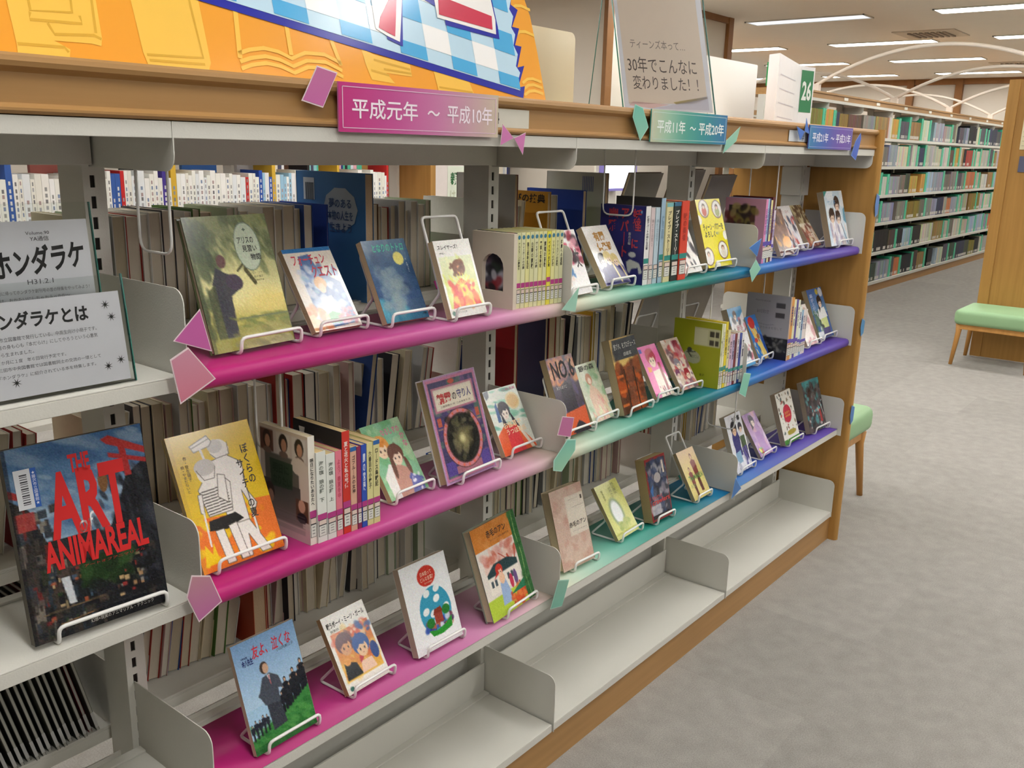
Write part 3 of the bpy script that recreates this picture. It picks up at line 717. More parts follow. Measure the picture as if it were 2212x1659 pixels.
# --- NO.6
a = Art(60, 100, '453848', 1.84, 31); a.blobs(['d07848', 'a85c48', '7c5060', 'e09860', '8a4c44'], 60, .12, 0, 0, 1, .33, .8); a.blobs(['4c3c60', '3a3040', '5a4a78'], 40, .12, 0, .35, 1, .75, .6, 2.5, 60)
a.poly([(.25, .38), (.5, .32), (.7, .4), (.74, .74), (.3, .76)], '2c2630', .9); a.poly([(.05, .82), (.22, .72), (1, .68), (1, .98), (.7, .86), (.35, 1), (.1, 1)], 'd85c2e', .95); a.poly([(.3, .98), (.62, .84), (1, .98), (1, 1)], '2f2a32')
face_book('no6', G['no6'], a, 'dark purple and orange book with large thin lettering NO.6', [('NO.6', (.12, .05, .94, .29), '171014', 'b'), ('あさのあつこ', (.12, .37, .5, .41), 'e8e0d8')], page='b09a72', spine='3a2c2c', short='dark purple and orange book')
# --- green pink
a = Art(50, 72, 'cbd2b6', 1.5, 33); a.blobs(['a8c49c', 'd6dcc4', '8cb088', 'e0e0d0'], 50, .12, 0, 0, 1, 1, .6); a.poly([(.3, .98), (.25, .55), (.45, .35), (.7, .5), (.95, .9), (.6, 1)], 'e0b49c', .8); a.blobs(['e09c94', 'eec8ac', 'd8e0b4'], 34, .1, .2, .6, .9, 1, .7, 3, 60); a.ell(.45, .28, .13, .1, 'bc8464'); a.ell(.46, .31, .07, .055, 'ecd0b8')
face_book('greenpink', G['greenpink'], a, 'pale green paperback with a faded pink figure beside NO.6', [('銀の森', (.15, .03, .85, .13), '3c3c38', 'b')], short='pale green faded-figure paperback')
# --- chalkboard
a = Art(70, 104, '5c3a28', 1.53, 35); a.rect(0, 0, 1, .32, 'c2a468'); a.rect(.09, .02, 1, .29, '43474a'); a.blobs(['4a4e50', '3c4044'], 20, .1, .1, .03, 1, .28, .5); a.rect(0, .3, 1, .4, 'd6b66c')
a.blobs(['5a3424', '6c4230', '8c4c2c'], 30, .12, 0, .36, 1, .5, .9); a.blobs(['a84c24', '7c3c22', 'c25a28', '53301f'], 60, .11, 0, .48, 1, 1, .7, 1.2, 0)
for x0_ in (.04, .42, .76): 
    for yy in (.48, .68, .86): a.rect(x0_, yy, x0_ + .24, yy + .035, 'd06e34' if x0_ < .4 else '7a4a30', .9)
a.rect(.32, .42, .36, 1, '3a2418'); a.rect(.68, .42, .72, 1, '3a2418'); a.rect(.4, .4, .62, 1, '7a4a34', .6)
face_book('chalk', G['chalk'], a, 'brown book with a chalkboard title over orange classroom chairs', [('野ブタ。をプロデュース', (.12, .07, .98, .15), 'ccccc4'), ('白岩玄', (.45, .2, .75, .25), 'ccccc4')], page='9c8a66', spine='7c6a4a', ek=dict(we=.115, xo=.02), short='brown chalkboard-title book')
# --- pink hair
a = Art(54, 78, 'e868ac', 1.6, 37); a.grad('f07cb8', 'e45aa4', 0, 0, 1, 1); a.poly([(.3, 1), (.35, .5), (.75, .48), (1, .7), (1, 1)], 'f2e2d2'); a.blobs(['f6f2ee', '3a2a34', 'f4dcc8', '8c2838'], 26, .09, .4, .6, 1, 1, .8, 2.4, 70)
a.face(.5, .26, .2, 'b83c50', 'f6dcc4'); a.rect(.72, .36, .84, .9, '9a2c38'); a.poly([(.15, .4), (.35, .42), (.3, .5), (.14, .5)], 'f0a040'); a.rect(.02, .05, .16, .13, '3c50b0')
face_book('pinkhair', G['pinkhair'], a, 'hot pink paperback with a red-capped red-haired girl', short='hot pink paperback')
a = Art(50, 76, 'd8c4b4', 1.6, 39); a.blobs(['b83c44', 'e8d8c8', '6c4a58', 'c87a6c', 'ece4dc', '94607a'], 70, .12, 0, 0, 1, 1, .75, 1.6); a.face(.4, .5, .12, '8c8490', 'ecd8c8'); a.face(.68, .72, .12, '9c2c3c', 'f0d4c0'); a.face(.2, .68, .1, '7c4868', 'ecd0c4'); a.rect(.55, .05, .85, .4, 'b03c54', .5)
face_book('redgroup', G['redgroup'], a, 'crowded red and grey comic-art paperback left of the lime green book', [('戯', (.6, .05, .9, .18), '8c2434', 'b')], short='crowded red and grey paperback')
a = Art(44, 80, '5aa0d0', 1.9, 41); a.poly([(0, .3), (.3, .15), (.5, .25), (1, .1), (1, .95), (0, .95)], 'eceaea'); a.blobs(['3a3a44', 'e8e4e4', 'c86a78', 'f0eeee', '4a4e58'], 50, .1, .1, .2, 1, .9, .75, 1.4); a.rect(0, .92, 1, 1, '6ab4e0'); a.face(.42, .14, .1, '5a4a44', 'ecd8c8')
face_book('bluemanga', G['bluemanga'], a, 'sky blue and white comic-art book rising behind small pale spines', [('戦争', (.35, .3, .75, .42), 'b05a6a')], page='a89a80', spine='6a7478', short='sky blue and white comic book')
a = Art(44, 66, '3c7cc4', 1.6, 43); a.poly([(.1, .15), (.5, .2), (.95, .98), (.55, 1)], 'e8cc70'); a.blobs(['e8a040', 'c8d4e0', 'f0dc98', '2c4c98'], 34, .09, .1, .2, .9, 1, .8, 2.4, 65); a.ell(.42, .16, .26, .13, 'd03830'); a.poly([(.75, .4), (1, .5), (1, 1), (.9, 1)], '2c4c94'); a.ell(.6, .48, .12, .06, 'b06a30'); a.ell(.35, .55, .14, .05, 'd04838')
face_book('skyorange', G['skyorange'], a, 'blue and yellow paperback with a red oval on the blue shelf', short='blue paperback with red oval')
a = Art(36, 50, 'f0e6e0', 1.4, 45); a.blobs(['e0a8a8', 'f4ece4', 'c88890'], 26, .16, .1, .1, 1, 1, .7)
face_book('pinkwhite', G['pinkwhite'], a, 'cream and pink paperback mostly hidden behind slim spines, middle shelf', short='cream and pink paperback')
a = Art(64, 90, '3f5f9c', 1.36, 47); a.grad('4468a8', '6a94b8', 0, 0, 1, .5); a.blobs(['5a7a60', '3c5c48', '78988c'], 30, .13, 0, .45, .6, .9, .8); a.ell(.62, .08, .09, .06, 'c8b850'); a.ell(.85, .1, .13, .09, 'd4dce8')
a.poly([(.4, .98), (.44, .78), (.9, .78), (.85, .98)], '4c4478'); a.rect(.42, .55, .86, .8, 'd4de94'); a.poly([(.42, .42), (.84, .4), (.92, .6), (.36, .62)], 'eef0ee'); a.face(.64, .29, .12, '242228', 'efd6c4'); a.poly([(.52, .3), (.5, .5), (.6, .42)], '242228'); a.rect(.05, .85, .4, 1, 'e8ecf2'); a.blobs(['e8e8ec', '2c2c38'], 12, .06, .2, .5, .5, .8, .7)
face_book('girl', G['girl'], a, 'blue book with a black-haired schoolgirl in a pale yellow skirt', [('幕が上がる', (.1, .1, .3, .5), 'b8c8e4', 'v')], page='9a8a68', spine='24302c', short='blue schoolgirl book')
# --- friend
a = Art(90, 128, 'a6cbe6', 1.47, 49); a.grad('86aeda', 'b4d2ea', 0, 0, 1, .6); a.poly([(0, .86), (.2, .82), (.5, .72), (1, .58), (1, 1), (0, 1)], '3c8440'); a.blobs(['2f7434', '4c9448', '276a30', '5aa050'], 110, .06, 0, .74, 1, 1, .6, 2, 20); a.rect(0, .93, 1, 1, '1f5c2c', .5)
for q in range(10):
    x = .56 + q * .048; a.person(x, .78 - (x - .5) * .32, .2 + .04 * (q % 3), '1c1c22', 'd8b090', '23262e', '1c2028', .35)
for q in range(5): a.person(.04 + q * .06, .87 - q * .008, .15 + .02 * (q % 2), '1c1c22', 'c8a890', '262a36', '20242c', .4)
a.poly([(.34, .86), (.32, .6), (.52, .6), (.56, .84)], '3a3e48'); a.poly([(.3, .62), (.24, .52), (.34, .38), (.46, .36), (.58, .42), (.62, .54), (.54, .52), (.53, .64)], '4a505c'); a.line([(.26, .52), (.34, .56)], .03, '4a505c'); a.ell(.4, .3, .062, .055, '4a3c38'); a.ell(.42, .31, .045, .045, 'd0a88c'); a.poly([(.41, .37), (.46, .37), (.45, .44)], 'e8e8e8'); a.line([(.44, .38), (.45, .46)], .007, 'b86a70')
face_book('friend', G['friend'], a, 'blue sky book with a man in a suit and dark figures on grass', [('友よ、泣くな', (.27, .07, .9, .19), 'd8384a', 'bs'), ('金八先生', (.1, .16, .27, .225), '2c3c78', 'B'), ('3年B組', (.1, .135, .2, .155), '2c3c78', 'b'), ('小山内美江子', (.64, .185, .92, .215), '34485c')], page='b8a08c', spine='c8c0b8', ek=dict(we=.108, xo=.02), short='blue sky book with the suited man')
# --- boy meets girl
a = Art(68, 96, 'efece2', 1.45, 51); a.grad('d86a38', 'e8b84c', .08, .24, .94, .86); a.blobs(['e08848', 'd8583c', 'f0c868'], 40, .1, .08, .24, .94, .84, .6)
a.blobs(['2c58a0', 'f0c8a4', 'd86050'], 20, .07, .5, .24, .92, .45, .8); a.face(.3, .42, .15, '5c2c34', 'dca070'); a.face(.62, .52, .15, '2458a0', 'f0c8a0'); a.poly([(.1, .84), (.15, .6), (.4, .68), (.46, .84)], '1f2226'); a.poly([(.45, .84), (.5, .7), (.75, .7), (.8, .84)], 'f2ccb0'); a.ell(.86, .64, .09, .11, '24488c'); a.ell(.22, .62, .08, .05, 'e8a050', 60); a.poly([(.5, .62), (.6, .66), (.48, .72)], 'c03c48'); a.ell(.12, .94, .045, .03, '3c7868')
face_book('boymeets', G['boymeets'], a, 'cream paperback with an orange picture of two comic-art faces', [('戦うボーイ・ミーツ・ガール', (.06, .09, .94, .17), '26221e', 'b'), ('賀東招二', (.1, .19, .36, .22), '5a544c'), ('富士見ファンタジア文庫', (.18, .925, .5, .945), '8a867c')], page='a07c4c', short='cream paperback with two comic-art faces')
# --- apple village
a = Art(88, 122, 'eef0f0', 1.4, 53); a.ell(.52, .19, .19, .115, 'cc3a2e')
a.ell(.56, .59, .33, .27, '3a9cbc'); m_ = a.V > .74
for cx, cy in ((.36, .57), (.62, .47), (.5, .62), (.78, .6), (.44, .38), (.66, .36)): a.ell(cx, cy, .07, .04, 'eef4f2', -25)
a.blobs(['7c3c50', '2c3c90', 'b86a40', 'd8dce8', '503860', '3c5cb0'], 46, .045, .3, .7, .86, .8, .9, 1.2)
a.poly([(.33, .78), (.5, .81), (.7, .78), (.85, .72), (.82, .84), (.6, .87), (.4, .86)], '2f9434'); a.rect(.5, .62, .67, .74, '9c4434'); a.poly([(.48, .64), (.52, .58), (.66, .57), (.69, .63)], '8a3828'); a.ell(.4, .71, .085, .055, '2c7c34'); a.ell(.76, .63, .085, .055, '2c7c34')
face_book('apple', G['apple'], a, 'white book with a red circle over an oval village under clouds', [('日本語って', (.4, .13, .64, .18), 'e8b8a0', 'b'), ('どんな言葉？', (.38, .19, .66, .24), 'e8b8a0', 'b'), ('佐々木瑞枝', (.45, .255, .62, .275), 'e8b8a0'), ('筑摩書房', (.45, .945, .58, .96), '9a9a98')], page='bdb09c', spine='e4e6e4', ek=dict(tape=MAG, we=.108, xo=.02), short='white book with the oval village')
# --- Anne green spine
a = Art(100, 124, 'ded2c4', 1.24, 55); a.rect(0, 0, .84, .26, 'd2853c'); a.blobs(['cc7c34', 'dc9450'], 26, .08, 0, 0, .84, .26, .5); a.rect(0, .26, .84, .95, 'e2dad0'); a.rect(.0, .78, .84, 1, 'b4cc40')
a.blobs(['d49a90', 'c86c58', 'e8bcae'], 46, .07, .1, .27, .84, .48, .6); a.line([(.76, .9), (.72, .62), (.62, .42)], .016, 'b8503c'); a.line([(.72, .6), (.82, .36)], .012, 'b8503c'); a.line([(.66, .5), (.45, .36)], .007, 'b8503c')
a.poly([(.12, .52), (.3, .44), (.6, .44), (.8, .5), (.8, .58), (.12, .6)], '2c4448'); a.rect(.12, .56, .8, .74, 'ece4d8'); 
for x in (.16, .24, .52, .6): a.rect(x, .6, x + .05, .67, '48545c')
a.poly([(.3, .9), (.34, .66), (.46, .64), (.56, .9)], '9cb4d8'); a.ell(.4, .62, .06, .06, 'f0c4a4'); a.face(.38, .53, .06, 'c83c30', 'f2c8ac'); a.poly([(.24, .6), (.36, .5), (.36, .56)], 'c43a30'); a.ell(.58, .7, .04, .08, 'c43c58'); a.ell(.68, .69, .04, .09, '6c5484'); a.blobs(['c8442c', 'e07c40', 'd8582c'], 26, .06, .5, .8, .84, .96, .9); a.poly([(.5, .84), (.84, .74), (.84, .84)], '2f7c58')
a.rect(.84, 0, 1, 1, '36683a'); a.line([(.92, 0), (.9, .25), (.93, .5), (.9, .75), (.93, 1)], .006, '88b068'); a.blobs(['2c5c30', '447a44'], 20, .05, .85, 0, 1, 1, .5)
face_book('anneG', G['anneG'], a, 'hardback with an orange title block, garden picture and green spine side', [('赤毛のアン', (.3, .08, .74, .16), '2c2418', 'b'), ('モンゴメリ 作 谷口由美子 訳', (.35, .185, .78, .205), '4a3420')], page='c8bc98', spine='8c9488', hard=True, ek=dict(we=.115, xo=.045), short='orange-block green-spined hardback')
# --- Anne beige
a = Art(80, 116, 'd0b4a4', 1.6, 57); a.blobs(['c89c8c', 'd8c0ae', 'c4a494', 'dcc8b8'], 90, .1, 0, 0, 1, 1, .5); a.rect(.42, .13, 1, .62, 'dcd0c0'); a.rect(.45, .145, .99, .605, 'e0d6c6')
face_book('anneB', G['anneB'], a, 'mottled beige book with a cream title label, first on the teal lower shelf', [('赤毛のアン', (.42, .45, .96, .52), '302820', 'b'), ('L.M.モンゴメリ 掛川恭子 訳', (.5, .56, .95, .575), '6a5a4a'), ('1', (.9, .16, .95, .21), '4a3e34'), ('Lucy Maud Montgomery', (.6, .27, .97, .285), '6a5a4a'), ('完訳クラシック', (.52, .17, .8, .185), '8a7a68')], page='b4a684', spine='a89880', hard=True, ek=dict(xo=.035, we=.095), short='mottled beige hardback')
a = Art(60, 84, 'd6d77e', 1.4, 59); a.ell(.45, .56, .25, .26, '8ca078', 0, 1, .3); a.ell(.45, .56, .19, .21, 'f2f6f4', 0, 1, .3); a.blobs(['9aac54', 'bcc46c'], 24, .08, .3, .74, .75, .86, .7); a.ell(.62, .18, .2, .1, 'a8ac58', 0, .4, .8)
face_book('lime', G['lime'], a, 'pale yellow-green paperback with a white glowing oval', [('西の魔女', (.66, .05, .8, .26), '6c7038', 'v'), ('が死んだ', (.5, .1, .62, .3), '6c7038', 'v'), ('梨木香歩', (.16, .1, .26, .3), '8c9050', 'v')], page='8c7c50', short='yellow-green paperback')
a = Art(64, 100, '3a3e52', 1.74, 61); a.rect(0, 0, 1, 1, '8c2c2c'); a.rect(.07, .05, .95, .9, '2e3448'); a.blobs(['565c70', 'a8a4a8', '3a4868', '8c8490', '24262e'], 80, .12, .08, .06, .94, .88, .7, 1.6); a.ell(.5, .34, .16, .08, 'a8a0a0'); a.poly([(.78, .1), (.84, .1), (.88, .3), (.8, .3)], 'd8ccbc'); a.poly([(.1, .5), (.26, .42), (.2, .64)], '3c6ca8'); a.rect(.07, .75, .5, .9, 'c8c4c8', .7); a.rect(.07, .9, 1, .96, '2c2428')
face_book('clock', G['clock'], a, 'thick dark book with a red border and red lettering', [('クロックワーク', (.12, .6, .6, .67), 'c43c34', 'b'), ('crawlers', (.1, .66, .95, .74), 'c43c34', 'b')], page='8f7848', spine='7c2c2c', ek=dict(tape=TEA, top=.17, we=.085, xo=.015), short='thick dark red-bordered book')
a = Art(54, 78, 'e0ce84', 1.5, 63); a.grad('dcb888', 'e4da84', 0, 0, 1, .7); a.person(.33, .94, .6, '6c4430', 'e0b890', '84403c', '5c3028', .34); a.person(.66, .88, .78, '6c4430', 'e0b890', '84403c', '5c3028', .34)
face_book('manzai', G['manzai'], a, 'yellow paperback with two thin brown-suited figures', [('The MANZAI', (.14, .52, .95, .62), '5c8c48', 'b'), ('あさの', (.1, .68, .34, .76), '7c9c60')], page='8c7c58', ek=dict(tape=TEA, top=.178, we=.08, xo=.008), short='yellow two-figure paperback')
a = Art(54, 86, 'e8e9ee', 1.6, 65); a.blobs(['f0f0f4', 'dcdce4'], 20, .2, 0, 0, 1, 1, .6); a.face(.4, .26, .14, '26242c', 'ecc8a8', '3c3c78'); a.poly([(.2, .72), (.25, .44), (.55, .44), (.62, .74)], '43427c'); a.poly([(.18, .66), (.5, .64), (.52, .84), (.2, .86)], '8cb0cc'); a.face(.78, .28, .1, '3c3c48', 'e8ccb8'); a.poly([(.62, .7), (.66, .42), (.92, .42), (.95, .7)], '54684c'); a.poly([(.68, .98), (.64, .62), (.9, .6), (.95, .98)], '5a5490'); a.line([(.6, .4), (.95, .9)], .012, '343438'); a.blobs(['b8b8c4', 'ececf2'], 20, .08, .1, .8, .9, 1, .7)
face_book('oshi', G['oshi'], a, 'white book with two black-haired figures and bold black title on the blue lower shelf', [('お仕事', (.38, .05, .88, .15), '1c1c22', 'B')], page='a49a84', spine='d8d8dc', short='white black-titled book')
a = Art(50, 74, 'b48cc0', 1.5, 67); a.blobs(['c8a0cc', 'e0a8b8', '9c78b4', 'd8c0dc', '8c5ca4'], 60, .14, 0, 0, 1, 1, .6); a.face(.5, .2, .14, '3c3048', 'f0dcd4'); a.poly([(.36, .16), (.3, .4), (.46, .34)], '3c3048'); a.poly([(.25, .9), (.35, .45), (.7, .45), (.85, .9)], '9a64b0', .8); a.ell(.28, .86, .13, .07, '4c9c48'); a.blobs(['d8d040', 'c84040'], 8, .07, .1, .82, .4, .98, .9)
face_book('purple', G['purple'], a, 'lilac paperback with a dark-haired figure and a small green leaf', page='8c7e6c', spine='5a5068', short='lilac paperback')
a = Art(66, 92, 'e9e6dc', 1.4, 69); a.blobs(['5a4a40', '7c6c50', 'a85048', '4c5858', 'e9e6dc', 'e9e6dc'], 70, .05, .05, .03, .95, .88, .85, 1.4); a.ell(.52, .44, .25, .175, 'c82c48'); a.rect(0, .9, 1, 1, '4a9038'); a.ell(.55, .8, .3, .05, 'a8983c'); a.blobs(['e9e6dc'], 20, .05, .05, .3, .3, .9, .9)
face_book('redcirc', G['redcirc'], a, 'white book with scattered small drawings and a large red circle', [('鈴狩り', (.36, .39, .68, .45), 'e8a040'), ('植物図鑑', (.36, .46, .68, .5), 'e8a040')], page='8a7c68', spine='d8d4c8', short='white red-circle book')
a = Art(66, 92, '4a4648', 1.35, 71); a.grad('4c9aa0', '4a5658', 0, 0, 1, .4); a.blobs(['5ab0b4', '3c3438', '54484c', '6a5a5c', '2c282c'], 90, .1, 0, .05, 1, 1, .65, 1.3); a.blobs(['5cb4b8', 'c8bcb8'], 16, .05, .1, .4, .95, .95, .8); a.poly([(.72, .62), (.8, .6), (.86, .86), (.74, .86)], 'a83434'); a.line([(.84, .5), (.95, .74)], .012, 'd8d0cc')
face_book('teal', G['teal'], a, 'dark grey and teal crowded book, last on the violet lower shelf', [('カラフル', (.25, .05, .85, .12), '22343a', 'b')], page='7c7060', spine='3a3a3c', short='dark grey and teal book')
# --- big ART book
a = Art(130, 176, '2a2a2e', 1.41, 73)
a.grad('3d628e', '8ea8bc', 0, 0, 1, .5); a.blobs(['a8b8c4', '54789c', '8098b0', '3c5c84'], 60, .12, .05, 0, .95, .5, .5, 3, 10)
a.poly([(1, .18), (.82, .26), (.74, .4), (.62, .55), (.55, .62), (.5, 1), (1, 1)], '24262b'); a.poly([(0, .25), (.12, .32), (.2, .5), (.3, .62), (.34, 1), (0, 1)], '33302f'); a.rect(.1, .62, .8, 1, '2b2b2e')
a.blobs(['1c1d22', '383a44', '2c3038', '3c3e46'], 90, .08, .55, .22, 1, 1, .7, 3, 60); a.bits(['2c2624', '4a3c38', '24262a', '5a5450', '3c3834', '7c7468', '363c44', '6c2c2a'], 120, .05, .06, 0, .3, .26, 1)
a.bits(['202226', '3a342f', '26282c', '1c1d20', '34382c', '2c3640', '4c4038', '17181b'], 200, .07, .07, .1, .62, .9, .97); a.bits(['a8583c', '8c7c5c', '7c7870', '44586c', '8c3430', 'b8a078', '2c4028'], 60, .028, .022, .1, .66, .85, .95); a.line([(.16, .9), (.15, 1)], .006, '5a5a54'); a.line([(.1, .86), (.62, .85)], .004, '6c5a40'); a.line([(.2, .93), (.7, .9)], .004, '8c6a48'); a.blobs(['22381e', '2f4c28', '1c2c1a'], 40, .06, .4, .66, .75, .78, .8); a.blobs(['14151a', '1f2126'], 34, .1, .5, .8, 1, 1, .7, 2, 20); a.bits(['b08860', 'c8a878', '9c3430', '8c8880'], 12, .03, .02, .6, .74, .82, .9)
a.poly([(.25, .7), (.31, .7), (.33, .84), (.28, .84)], 'd8dce0', .9)
a.poly([(.68, .045), (.74, .03), (1, .13), (1, .165), (.72, .075)], 'b03a38'); a.poly([(.72, .12), (1, .19), (1, .215), (.72, .145)], 'a83434'); a.poly([(.8, .1), (.85, .11), (.87, .26), (.82, .26)], 'a83434'); a.poly([(.0, .2), (.18, .27), (.18, .3), (0, .24)], '9c3434')
a.rect(.02, .33, .15, .42, 'b04440', .8); a.ell(.65, .26, .035, .06, '7c5838'); a.rect(0, 0, .03, 1, '15161a', .5)
face_book('ART', G['ART'], a, 'very large dark city-scene book lettered THE ART of ANIMAREAL in red', [
    ('THE', (.43, .085, .58, .18), 'd22a2a', 'B'), ('ART', (.24, .16, .82, .50), 'd22a2a', 'B'), ('ANIMAREAL', (.16, .50, .92, .655), 'd22a2a', 'B'), ('of', (.43, .40, .55, .5), 'e8e8e8', 's'), ('アートオブアニマリアル', (.42, .665, .88, .68), 'a82828', ''), ('幻想×現実のアニマリアル・テクニック', (.4, .955, .88, .975), 'c8c4bc', '')],
    page='3a3a38', spine='1c1e24', mt=GLOSSY, ek=dict(we=.15, xo=.028), short='very large dark city-scene book')
b_ = MB(); g = G['ART']; 
Pm = lambda u, v: (u * g[4], -.0007, (1 - v) * g[5])
def q4(mb, u0_, v0_, u1_, v1_, c, P=Pm): mb.face([P(u0_, v1_), P(u1_, v1_), P(u1_, v0_), P(u0_, v0_)], hx(c))
q4(b_, .055, .11, .165, .31, 'd8dade'); 
Pm2 = lambda u, v: (u * g[4], -.0009, (1 - v) * g[5])
q4(b_, .165, .11, .205, .31, '2c5cac', Pm2)
for q in range(14): q4(b_, .09, .135 + q * .0115, .14, .135 + q * .0115 + (.004 if q % 3 else .007), '3a3a40', Pm2)
put_text(b_, '★藤沢市立図書館★', (.172, .125, .198, .295), 'e8ecf4', lambda u, v: (u * g[4], -.001, (1 - v) * g[5]), vert=True)
artbook = [o for o in bpy.data.objects if o.get('label', '').startswith('very large dark')][0]
b_.build('barcode_sticker', PRINT, artbook)

# ================================================================== BOOKS STANDING SPINE-OUT
def spine_book(X, y, row, t, h, d, col, label, group, title='', tcol='2c2824', band=None, sticker=True, top=None, art=None, arttexts=(), page='cbbf9f', yawd=0, size=(.18, .6), cover=None, dot=None, band_v=.66):
    z = ZR[row] + .0018
    o = empty('book', (X, y, z), (0, 0, R(yawd)))
    tag(o, label, 'book', group)
    c = hx(col); cc = hx(cover or col); bt = .0008
    m = MB()
    m.box(0, t, 0, .0012, 0, h, c)
    m.box(0, bt, .0012, d, 0, h, cc); m.box(t - bt, t, .0012, d, 0, h, cc)
    cov = m.build('cover', PRINT, o)
    if art is not None:
        m = MB(); A_ = art.out(); m.grid(A_, lambda u, v: (-.0003, d - u * d, (1 - v) * h)); ca = m.build('side_art', PRINT, cov)
        if arttexts:
            tm = MB()
            for t_ in arttexts: put_text(tm, t_[0], t_[1], t_[2], lambda u, v: (-.0006, d - u * d, (1 - v) * h), bold=.03 if 'b' in (t_[3] if len(t_) > 3 else '') else 0, vert='v' in (t_[3] if len(t_) > 3 else ''))
            tm.build('side_lettering', PRINT, cov)
    MB().box(bt, t - bt, .0012, d - .001, .001, h - .001, hx(page)).build('page_block', PAGES, o)
    P = lambda u, v: (u * t, -.0004, (1 - v) * h); P2 = lambda u, v: (u * t, -.0007, (1 - v) * h)
    tm = MB()
    if title: put_text(tm, title, (.24, size[0], .76, size[1]), tcol, P, vert=True, bold=.02)
    if top: q4(tm, 0, 0, 1, .05, top, P)
    if dot: tm.face([P(.5 + .36 * math.cos(a), .06 + .36 * t / h * math.sin(a)) for a in [q * math.pi / 5 for q in range(9, -1, -1)]], hx(dot))
    if band: q4(tm, 0, band_v, 1, band_v + .065, band, P)
    if tm.f: tm.build('spine_lettering', PRINT, cov)
    if sticker:
        sm = MB(); q4(sm, .06, .745, .94, .93, '3a3a3c', P); q4(sm, .11, .752, .89, .80, 'dcc8bc', P2); q4(sm, .11, .812, .89, .925, 'dadad2', P2)
        for q in range(3): q4(sm, .3, .83 + q * .03, .7, .838 + q * .03, '7a7a78', lambda u, v: (u * t, -.0009, (1 - v) * h))
        sm.build('call_number_sticker', PRINT, o)
    return o
# row 1: eleven slim volumes between cream bookends
gA = 'matching slim cream volumes on the pink top shelf'
aA = Art(50, 66, '4a4a58', 1.4, 79); aA.blobs(['2a3a30', '8c2c34', '20222c', 'c8ccd4', '6a5a70', '1c1c24'], 40, .16, 0, 0, 1, 1, .85)
TT = ['アルスラーンの魔道士', 'ウィンガードの白魔', '聖王都動乱記', '白銀の魔獣', 'ヴェゼンディの闘', '覇軍の策動記', '魔竜の妄執', 'ベゼルドの妖剣', 'ソラリアの謀略', 'クリムゾンの妄執', '降魔への道標']
for i in range(11):
    f = i / 11; X = .7535 + .1375 * f
    spine_book(X, -.086 - .014 * f, 1, .0121, .151 - (.001 if i == 7 else 0), .104, ['d9d8a6', 'dcdbb0', 'e2de9c'][i % 3] if i != 7 else 'e6dc50', 'slim cream-yellow volume with a blue dot, %s from the left of the eleven' % ['first', 'second', 'third', 'fourth', 'fifth', 'sixth', 'seventh', 'eighth', 'ninth', 'tenth', 'last'][i], gA, TT[i], band=MAG, dot='3c7a94', band_v=.62 if i == 7 else .66, size=(.13, .48), art=aA if i == 0 else None)
# arched bookend
be = empty('bookend', (.741, -.088, Z1 + .0016)); tag(be, 'cream bookend with an arched window, left of the eleven slim volumes', 'bookend')
arch_0 = [(.03, .03)] + [(.03, .075)] + [(.052 - .022 * math.cos(a), .085 + .022 * math.sin(a)) for a in [math.pi * q / 8 for q in range(9)]] + [(.074, .075), (.074, .03)]
m = MB(); outer = [(.0, .0), (.108, .0), (.108, .15), (.0, .15)]
# plate around the arch as quads
xs = .0; c_ = hx('d6ccb8')
m.box(0, .011, .0, .026, 0, .15, c_); m.box(0, .011, .082, .108, 0, .15, c_); m.box(0, .011, .026, .082, 0, .033, c_)
for q in range(8):
    a0, a1 = math.pi * q / 8, math.pi * (q + 1) / 8
    y0_, z0_ = .054 - .028 * math.cos(a0), .08 + .028 * math.sin(a0); y1_, z1_ = .054 - .028 * math.cos(a1), .08 + .028 * math.sin(a1)
    m.prism([(y0_, z0_), (y1_, z1_), (y1_, .15), (y0_, .15)], 'x', 0, .011, c_)
m.build('plate', MATTE, be)
m = MB(); m.box(.0, .02, .03, .074, -.0012, .0, c_); m.build('foot', MATTE, be)
# navy group
gB = 'taller spine-out books on the mint part of the top shelf'
aB = Art(60, 80, '2a2a70', 1.3, 81); aB.blobs(['2c2c78', '26265e'], 20, .2, 0, 0, 1, 1, .5); aB.ell(.74, .62, .08, .035, 'c8c8c8'); aB.poly([(.62, .72), (.7, .68), (.9, .72), (.98, .84), (.9, .86), (.88, .78), (.74, .8), (.7, .86), (.66, .84)], 'c8c8c4'); aB.ell(.9, .08, .02, .02, '8ab4d8'); aB.rect(.97, 0, 1, 1, '22225c')
spine_book(1.2405, -.084, 1, .0215, .187, .128, 'e4e2e0', 'navy blue book with red writing on its cover facing left', gB, '妖怪アパートの幽雅な日常', '3a3a4a', band=TEA, art=aB, cover='2a2a70', page='8c7c58', band_v=.66,
    arttexts=[('妖怪', (.72, .04, .92, .32), 'b83a48', 'bv'), ('アパート', (.46, .04, .64, .66), 'b83a48', 'bv'), ('幽雅', (.18, .04, .4, .34), 'b83a48', 'bv'), ('に', (.72, .42, .86, .54), 'b83a48', 'b'), ('香月日輪', (.64, .34, .7, .5), 'd8d8d4', 'v')], size=(.12, .55))
spine_book(1.2635, -.085, 1, .0175, .183, .125, 'd4c4c4', 'pale pink book second in the row beside the navy blue one', gB, '幽雅な日常2', 'a89898', size=(.15, .5))
spine_book(1.2825, -.0865, 1, .0195, .183, .125, 'b8ccd6', 'pale blue book third in the row beside the navy blue one', gB, '幽雅な日常3', '98acb8', size=(.15, .5))
spine_book(1.303, -.089, 1, .019, .2045, .13, '9cb8cc', 'light blue tall book left of the cream brave-story spine', gB, '精霊', '7c98b0', band=TEA, size=(.2, .5), cover='3a3838')
